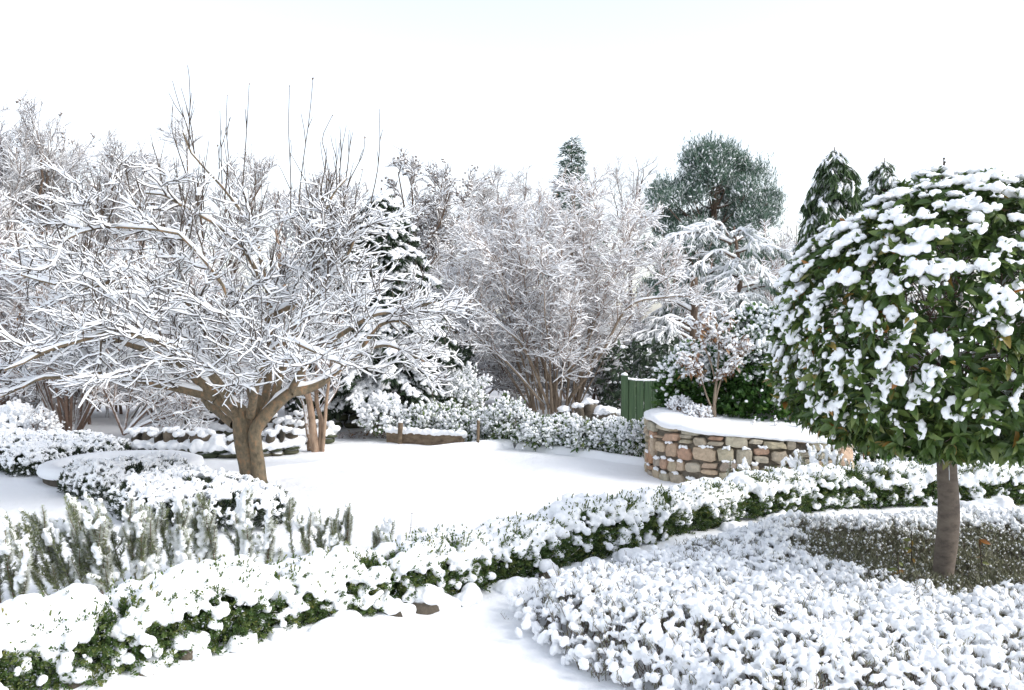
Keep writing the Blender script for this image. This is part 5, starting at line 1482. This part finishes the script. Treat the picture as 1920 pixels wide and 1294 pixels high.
# cedar: tiers of level boughs with hanging fringes
def cedar(name, label, px, Y, top, boughs, seed, base_z=0, trunk=True):
    rng = rng_(seed); x = XY(px, Y)[0]; root = thing(name, label, 'conifer', (x, Y, base_z))
    mb = MB()
    if trunk:
        L = smoothline([[x, Y, base_z - .05], [x, Y, 1.2], D(px + 3, 520, Y), D(px - 8, top, Y)], 16); mb.tubes(L[None], np.linspace(.11, .02, 16)[None], 9); part(root, 'trunk', mb, M['conifer_bark'])
    mb = MB(); ms = MB()
    for (pts, dens) in boughs:
        A = smoothline([D(*p) for p in pts], 20)
        ln = np.linalg.norm(np.diff(A, axis=0), axis=1).sum()
        mb.tubes(A[None], np.linspace(.022, .006, 20)[None], 5, 1)
        S, d, ix, t = spawn(A[None], int(16 * ln * dens), rng, .12, 1, .5, 1.1, -.05, .4)
        Q = grow(S, d, rng.uniform(.18, .5, len(S)) * (1.2 - .6 * t), 5, .1, -.45, rng)
        mb.tubes(Q, taper(len(Q), 6, .006, .003), 4, 1)
        Q = np.concatenate([Q, A[::4][None][:, :6] if len(A[::4]) >= 6 else Q[:1]])[:len(Q)]
        # hanging needle fringe
        m = 16
        idx = np.repeat(np.arange(len(Q)), m); tt = rng.uniform(.05, 1, len(idx)) * 5; i = np.minimum(tt.astype(int), 4); f = (tt - i)[:, None]
        pos = Q[idx, i] * (1 - f) + Q[idx, i + 1] * f; T = nrm(Q[idx, i + 1] - Q[idx, i]); lt = nrm(np.cross(T, [0, 0, 1.]))
        for s_ in (-1, 1):
            dr = nrm(T * .6 + lt * s_ * rng.uniform(.1, .7, (len(idx), 1)) + np.array([0, 0, -.75]) * rng.uniform(.3, 1.2, (len(idx), 1)))
            mb.inst(LEAF2, pos, frames(dr), np.c_[np.full(len(idx), .020), rng.uniform(.08, .16, len(idx)), np.full(len(idx), .02)], 0, rng.random(len(idx)))
        snowtubes(ms, Q, taper(len(Q), 6, .010, .006), rng, .013, .45, 6, .05, .5)
        snowtubes(ms, A[None], np.linspace(.03, .012, 20)[None], rng, .018, .5, 6)
        # white fringes on the drooping ends
        k = rng.random(len(idx)) < .25
        dr = nrm(T[k] * .8 + lt[k] * rng.uniform(-.7, .7, (k.sum(), 1)) + np.array([0, 0, -.5]))
        pz = pos[k] + dr * .035 + [0, 0, .012]
        ms.inst(ICO1, pz, frames(dr), np.c_[rng.uniform(.010, .02, k.sum()), rng.uniform(.03, .06, k.sum()), rng.uniform(.006, .013, k.sum())])
    part(root, 'crown', mb, [M['needle'], M['conifer_bark']]); part(root, 'snow_cover', ms, M['snow'])
B = []
for (x0, y0, x1, y1, dY) in [(1368, 440, 1330, 428, -.2), (1370, 455, 1285, 432, .3), (1372, 452, 1262, 445, -.5), (1375, 450, 1430, 452, .2), (1380, 470, 1480, 480, -.4), (1380, 480, 1310, 500, -.6), (1382, 500, 1440, 520, -.7), (1384, 515, 1300, 545, .4),
        (1386, 530, 1275, 560, -.3), (1388, 535, 1500, 545, .3), (1388, 545, 1490, 560, -.8), (1388, 560, 1330, 590, -.8), (1388, 575, 1460, 610, -.6), (1388, 590, 1480, 620, .2), (1386, 600, 1290, 630, .3), (1386, 620, 1350, 660, -.9), (1386, 640, 1450, 680, -.5), (1376, 440, 1400, 440, -.7), (1384, 500, 1370, 520, -1.0), (1386, 560, 1400, 590, -1.1)]:
    B.append(([(x0, y0 + 5, 17.6), ((x0 + x1) / 2, min(y0, y1) - 8, 17.6 + dY * .5), (x1, y1, 17.6 + dY), (x1 + (12 if x1 > x0 else -12), y1 + 22, 17.6 + dY * 1.1)], 1.2))
cedar('cedar_tree', 'cedar with level drooping boughs heavily fringed with snow in front of the pine', 1384, 17.6, 425, B, 180)
B = []
for (x1, y1, dY) in [(1195, 640, 0), (1185, 690, .2), (1215, 610, .3), (1200, 665, -.4), (1240, 650, -.3), (1180, 700, -.2)]:
    B.append(([(1300, y1 - 25, 16.6), (1255, y1 - 45, 16.6 + dY * .5), (x1 + 20, y1 - 18, 16.6 + dY), (x1, y1 + 12, 16.6 + dY)], 1.2))
cedar('cedar_sapling', 'low drooping snowy cedar boughs above the green gate', 1300, 16.6, 560, B, 182)

# ------------------------------------------------------------------ leafy snowy shrubs
def leafy(name, label, c, r, seed, n, ln, leafm, snowd=.8, group=None, cat='shrub', stems=10, wide=.48, snow_sz=.02, zsnow=(-.9, .2), loose=.2, vox=None, flat=.7, boxy=False):
    """rounded shrub of leafy sprigs; c base centre, r (rx, ry, height)"""
    rng = rng_(seed); c = np.asarray(c, float); r = np.asarray(r, float)
    root = thing(name, label, cat, c, group)
    mid = c + [0, 0, r[2] * .5]
    S = np.repeat(c[None], stems, 0) + rng.normal(size=(stems, 3)) * [.04, .04, 0]
    e = randdir(rng, stems); e[:, 2] = np.abs(e[:, 2]) + .4
    P = grow(S, nrm(e * [1, 1, 1.0]), np.linalg.norm(nrm(e) * [r[0], r[1], r[2]], axis=1) * rng.uniform(.75, 1, stems), 6, .1, .15, rng)
    mb = MB(); mb.tubes(P, taper(stems, 7, .008, .003), 5); part(root, 'stem', mb, M['brown_twig'])
    dv = randdir(rng, n); dv[:, 2] = np.where(dv[:, 2] < -.75, -dv[:, 2], dv[:, 2])
    rad = rng.random(n) ** (1 / 3.) * (1 - loose) + loose * rng.random(n) + .06 * rng.normal(size=n)
    rad = rad * (1 + .22 * vn(dv, 2.2, seed) + .16 * vn(dv, 4.5, seed + 1))
    B = mid + dv * rad[:, None] * r * [1, 1, .5]
    if boxy:
        zq = rng.random(n) ** .85; aq = rng.uniform(0, 2 * math.pi, n); rq = np.where(rng.random(n) < .65, rng.uniform(.85, 1.05, n), np.sqrt(rng.random(n))) * np.sqrt(np.clip(1.06 - zq ** 4, .02, 1))
        rad = np.maximum(rq, zq); wb = 1 + .12 * vn(np.c_[np.cos(aq), np.sin(aq), zq * 2], 2.5, seed)
        B = c + np.c_[np.cos(aq) * rq * wb * r[0], np.sin(aq) * rq * wb * r[1], zq * r[2] * (1 + .10 * vn(np.c_[np.cos(aq) * rq, np.sin(aq) * rq, zq * 0], 3, seed + 2))]
        dv = nrm(np.c_[np.cos(aq) * rq, np.sin(aq) * rq, np.clip(zq - .55, 0, 1) * 2])
    B[:, 2] = np.maximum(B[:, 2], c[2] + .02)
    ax = nrm(dv + [0, 0, .55] + rng.normal(size=(n, 3)) * .35)
    fm = MB(); ms = MB(); hue = rng.random(n)
    for j in range(7):
        fr = frames(ax, randdir(rng, n)); az = j * 2.4
        sd_ = fr[:, :, 0] * math.cos(az) + fr[:, :, 2] * math.sin(az)
        f = j / 7
        dr = nrm(sd_ * (1 - .5 * f) + ax * (.3 + .8 * f) + [0, 0, -.12])
        L = ln * rng.uniform(.6, 1.1, n); pos = B + ax * (ln * 1.4 * f)
        fm.inst(LEAF2, pos, frames(dr, nrm(ax + [0, 0, .6])), np.c_[L * wide, L, L * .6], 0, np.clip(hue * .8 + rng.random(n) * .2, 0, 1))
        zz = (B[:, 2] - mid[2]) / (r[2] * .5)
        k = (rng.random(n) < snowd * np.clip((zz - zsnow[0]) / (zsnow[1] - zsnow[0]), .03, 1)) & (rad > .5)
        s_ = snow_sz * rng.uniform(.6, 1.4, k.sum())
        ms.inst(ICO1, pos[k] + dr[k] * (L[k] * .5)[:, None] + [0, 0, snow_sz * .35], frames(dr[k], nrm(ax[k] + [0, 0, 1.2])), np.c_[s_ * .85, s_ * rng.uniform(.9, 1.5, k.sum()), s_ * flat])
    part(root, 'foliage', fm, M[leafm])
    if vox: remesh('snow_cover', ms, vox, .003, 40, root)
    else: part(root, 'snow_cover', ms, M['snow'])
    return root

# row of young laurels beyond the lawn
rng = rng_(190)
NL = 11
for k in range(NL):
    u = (k + .5) / NL
    px = 775 + u * 425 + rng.uniform(-8, 8); Y = np.interp(u, [0, .35, 1], [12.9, 12.35, 11.1]) + .25 * (k % 2)
    x = XY(px, Y)[0]; h = rng.uniform(.36, .50) * (1.15 if k in (0, 4) else 1) * (.85 if k > 6 else 1)
    leafy('laurel_shrub', (ORD[k] + ' from the left of the row of young snowy laurel shrubs beyond the lawn'), (x, Y, 0), (rng.uniform(.25, .33), .28, h), 191 + k, 380, .072, 'laurel_leaf', .50, 'young laurel shrubs beyond the lawn', 'shrub', 9, .42, .021, (-1.0, .1), .35)
leafy('laurel_shrub', 'snow-plastered shrub with tiered sprays under the conifer, at the sleeper end', tuple(XY(716, 12.9)) + (0,), (.33, .3, .62), 205, 300, .07, 'laurel_leaf', .9, 'young laurel shrubs beyond the lawn', 'shrub', 6, .4, .026, (-.6, .1), .4)
leafy('laurel_shrub', 'taller snowy laurel behind the left end of the laurel row', tuple(XY(845, 14.5)) + (0,), (.6, .4, .95), 206, 700, .07, 'laurel_leaf', .75, 'young laurel shrubs beyond the lawn', 'shrub', 9, .42, .024, (-.7, .2), .35)
# hedge of evergreens in the planter
leafy('evergreen_shrub', 'large evergreen in the planter, green below and snow-covered above, right half', (2.95, 10.22, .5), (.64, .46, 1.22), 210, 2800, .07, 'ivy_leaf', .42, None, 'shrub', 14, .6, .024, (-.25, .35), .12, boxy=True)
leafy('evergreen_shrub', 'evergreen behind the small tree in the planter, bright green leaves at its foot', (2.22, 10.6, .52), (.46, .34, .80), 211, 1700, .07, 'ivy_leaf', .4, None, 'shrub', 14, .6, .024, (-.1, .6), .12, boxy=True)
leafy('evergreen_shrub', 'dark green leafy shrub low behind the hedge to the right of the bay stem', (5.25, 10.2, .05), (1.0, .6, .75), 212, 2200, .075, 'ivy_leaf', .16, None, 'shrub', 14, .55, .024, (-.3, .6), .15)
leafy('evergreen_shrub', 'evergreen half hidden behind the hanging lower leaves of the bay crown', (4.1, 10.2, .1), (.7, .5, 1.3), 213, 1900, .068, 'ivy_leaf', .45, None, 'shrub', 14, .6, .026, (-.2, .5), .15, boxy=True)
leafy('dark_evergreen', 'dark bluish evergreen mound specked with snow behind the coped walls', tuple(XY(375, 14.6)) + (0,), (.75, .5, .85), 214, 1500, .05, 'yew_leaf', .3, None, 'shrub', 10, .4, .022, (-.5, .5), .2)
leafy('snowy_bush', 'small conical bush plastered with snow beside the red-stemmed shrub', tuple(XY(28, 12.4)) + (0.0,), (.22, .22, .5), 215, 260, .05, 'yew_leaf', .95, None, 'shrub', 6, .35, .03, (-1, -.3), .1)
leafy('seed_plant', 'dead stalks with dark seed heads and snow, right of the conical bush', tuple(XY(78, 12.3)) + (0.0,), (.2, .2, .45), 216, 160, .05, 'brown_leaf', .6, None, 'plant', 16, .3, .022, (-1, .2), .3)
leafy('dry_plant', 'low dry plant with white snow tufts at the left rim of the planter', (1.90, 10.2, .60), (.15, .12, .2), 217, 150, .035, 'brown_leaf', .5, None, 'plant', 8, .3, .016, (-1, .3), .3)
leafy('dry_plant', 'small brown withered plant next to the little tree trunk', (2.05, 9.95, .58), (.15, .1, .13), 218, 120, .045, 'brown_leaf', .6, None, 'plant', 6, .3, .016, (-1, .3), .3)
for k, (px, lab) in enumerate(((1410, 'left of two thin snow-dotted stalks standing on the planter'), (1454, 'right of two thin snow-dotted stalks standing on the planter'), (1497, 'bushier snow-dotted stalk on the planter nearest the bay crown'))):
    Y = 9.5; p = D(px, 806, Y); root = thing('dry_stalk', lab, 'stalk', (p[0], p[1], .55), 'dry stalks on the planter'); mb = MB(); rng = rng_(220 + k)
    n = 2 if k < 2 else 6
    P = grow(np.tile([[p[0], p[1], .54]], (n, 1)), nrm(np.c_[rng.normal(size=(n, 2)) * .18, np.ones(n)]), rng.uniform(.09, .15, n), 4, .06, 0, rng); mb.tubes(P, taper(n, 5, .003, .0015), 5); part(root, 'stem', mb, M['brown_twig'])
    ms = MB(); q = P[:, 1:].reshape(-1, 3); q = np.repeat(q, 2, 0); blobs(ms, q + rng.normal(size=q.shape) * .006, rng.uniform(.006, .014, (len(q), 3)), rng, ICO1); part(root, 'snow_cover', ms, M['snow'])
# small tree in the planter, withered leaves under snow
rng = rng_(225); b = np.array([D(1340, 797, 9.9)[0], 9.9, .57])
st = [([b, b + [0.0, 0, .25], b + [.02, .0, .5], b + [.05, .05, .85], b + [.02, .1, 1.12]], .022, .006), ([b + [0, 0, .1], b + [-.08, 0, .28], b + [-.16, 0, .5], b + [-.3, -.05, .72]], .012, .005), ([b + [.0, 0, .2], b + [.04, -.02, .4], b + [.12, -.05, .65], b + [.25, -.1, .85]], .012, .005),
      ([b + [.01, 0, .45], b + [-.05, .05, .7], b + [-.15, .05, .95], b + [-.12, .05, 1.1]], .010, .005)]
pt = bare_tree('young_tree', 'small slender tree with drooping withered leaves and snow, growing in the planter', tuple(b), st, (8, .45, 1, .15, .32, .4, .9, .1, .8, .15, .005), (4, .2, 1, .08, .18, .4, .9, .05, .9, .2, .0035), None, 226, 'mid_bark', 'brown_twig', (.009, .4), zmin=.7)
fm, ms = MB(), MB()
tw_ = [c for c in pt.children if c.name.startswith('crown')][0]
co = np.array([v.co[:] for v in tw_.data.vertices]); co = co[rng.choice(len(co), 560, replace=False)]
ln = rng.uniform(.06, .11, len(co)); dr = nrm(randdir(rng, len(co)) * [1, 1, .4] + [0, 0, -.55]); fm.inst(LEAF2, co, frames(dr), np.c_[ln * .4, ln, ln], 0, rng.random(len(co)))
k = rng.random(len(co)) < .6; ms.inst(ICO1, co[k] + dr[k] * (ln[k] * .4)[:, None] + [0, 0, .012], frames(dr[k]), np.c_[rng.uniform(.014, .026, k.sum()), rng.uniform(.022, .045, k.sum()), rng.uniform(.009, .016, k.sum())])
part(pt, 'foliage', fm, M['brown_leaf']); part(pt, 'leaf_snow', ms, M['snow'])

# ------------------------------------------------------------------ thickets that close the view under the trees (uncountable twigs)
def thicket(name, label, x0, x1, Y0, Y1, h0, h1, n, seed, twig, dens=(7, 6, 4), tr=(.012, .009, .007), snow=(.011, .3), leaves=0, tl=(.8, .4, .22)):
    rng = rng_(seed)
    S = np.c_[rng.uniform(x0, x1, n), rng.uniform(Y0, Y1, n), np.full(n, -.05)]
    P = grow(S, nrm(np.c_[rng.normal(size=(n, 2)) * .28, np.ones(n)]), rng.uniform(h0, h1, n), 8, .09, .1, rng)
    tb, ms = MB(), MB(); tb.tubes(P, taper(n, 9, .03, .008), 5); par = P
    for lv in range(3):
        Sx, d, ix, t = spawn(par, dens[lv], rng, [.15, .1, .15][lv], 1, .35, 1.0, .1, .9); m = [6, 4, 3][lv]
        Q = grow(Sx, d, rng.uniform(.4, 1, len(Sx)) * tl[lv], m, .15, .1, rng); r = taper(len(Q), m + 1, tr[lv], tr[lv] * .5); tb.tubes(Q, r, 3)
        snowtubes(ms, Q, r, rng, snow[0] * [1.1, .9, .75][lv], snow[1], 4); par = Q
    if leaves:
        f = rng.choice(len(par), min(leaves, len(par)), replace=False); ln = rng.uniform(.05, .09, len(f)); tb.inst(LEAF2, par[f, -1], frames(nrm(randdir(rng, len(f)) + [0, 0, -.8])), np.c_[ln * .5, ln, ln], 1, rng.random(len(f)))
    o = tb.build(name, [M[twig], M['brown_leaf']]); tag(o, label, 'thicket', kind='stuff')
    ms.build('snow_cover', M['snow'], o)
thicket('thicket', 'far snowy thicket of bare twigs closing the view behind the garden', -14.5, 9, 19, 23, 1.6, 3.4, 95, 230, 'pink_twig', (9, 7, 5), (.016, .012, .009), (.014, .3), 1500, (1.1, .55, .3))
thicket('undergrowth', 'brownish snowy undergrowth behind the stone walls on the left', -9.5, -3.0, 14.5, 17, 1.0, 2.4, 55, 232, 'brown_twig', (9, 7, 5), (.012, .008, .006), (.010, .3), 2500, (.8, .45, .25))
thicket('thicket', 'low snowy tangle of twigs filling the gap behind the multi-stemmed tree', -3.6, 4.2, 17.6, 19.2, .7, 1.5, 60, 233, 'brown_twig', (8, 7, 5), (.012, .008, .006), (.009, .3), 900, (.7, .4, .22))
# dark evergreen undergrowth under the conifer
rng = rng_(235); mb = MB(); n = 5200
q = np.c_[rng.uniform(-3.7, -.7, n), rng.uniform(14.6, 16.2, n), rng.uniform(0, 1, n) ** .8]; q[:, 2] *= 1.5 + .5 * vn(q, 1.1, 3)
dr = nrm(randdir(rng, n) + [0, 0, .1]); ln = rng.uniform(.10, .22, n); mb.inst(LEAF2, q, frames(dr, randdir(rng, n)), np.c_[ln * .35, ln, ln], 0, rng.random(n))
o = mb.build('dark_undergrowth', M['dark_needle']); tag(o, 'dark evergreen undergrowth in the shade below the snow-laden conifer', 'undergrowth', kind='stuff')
ms = MB(); k = rng.choice(n, 500, replace=False); blobs(ms, q[k] + [0, 0, .03], rng.uniform(.015, .045, (500, 3)) * [1.3, 1, .6], rng, ICO1); ms.build('snow_specks', M['snow'], o)
rng = rng_(236); mb = MB(); n = 2600
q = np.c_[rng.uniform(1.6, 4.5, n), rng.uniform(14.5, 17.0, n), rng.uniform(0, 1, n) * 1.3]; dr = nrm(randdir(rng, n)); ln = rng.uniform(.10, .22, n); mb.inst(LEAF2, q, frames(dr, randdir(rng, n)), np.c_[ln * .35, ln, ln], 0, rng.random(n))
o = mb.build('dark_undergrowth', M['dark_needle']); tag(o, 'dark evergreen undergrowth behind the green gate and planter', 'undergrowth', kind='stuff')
ms = MB(); k = rng.choice(n, 300, replace=False); blobs(ms, q[k] + [0, 0, .03], rng.uniform(.02, .05, (300, 3)) * [1.3, 1, .6], rng, ICO1); ms.build('snow_specks', M['snow'], o)
# leaf litter under the forked tree
rng = rng_(237); mb = MB(); n = 260; q = np.c_[rng.uniform(-2.6, -1.7, n), rng.uniform(13.0, 13.6, n), rng.uniform(.012, .03, n)]; ln = rng.uniform(.04, .08, n)
mb.inst(LEAF2, q, frames(nrm(randdir(rng, n) * [1, 1, .25])), np.c_[ln * .6, ln, ln], 0, rng.random(n)); tag(mb.build('fallen_leaves', M['brown_leaf']), 'brown fallen leaves on thin snow at the foot of the mossy wall', 'leaves', kind='stuff')
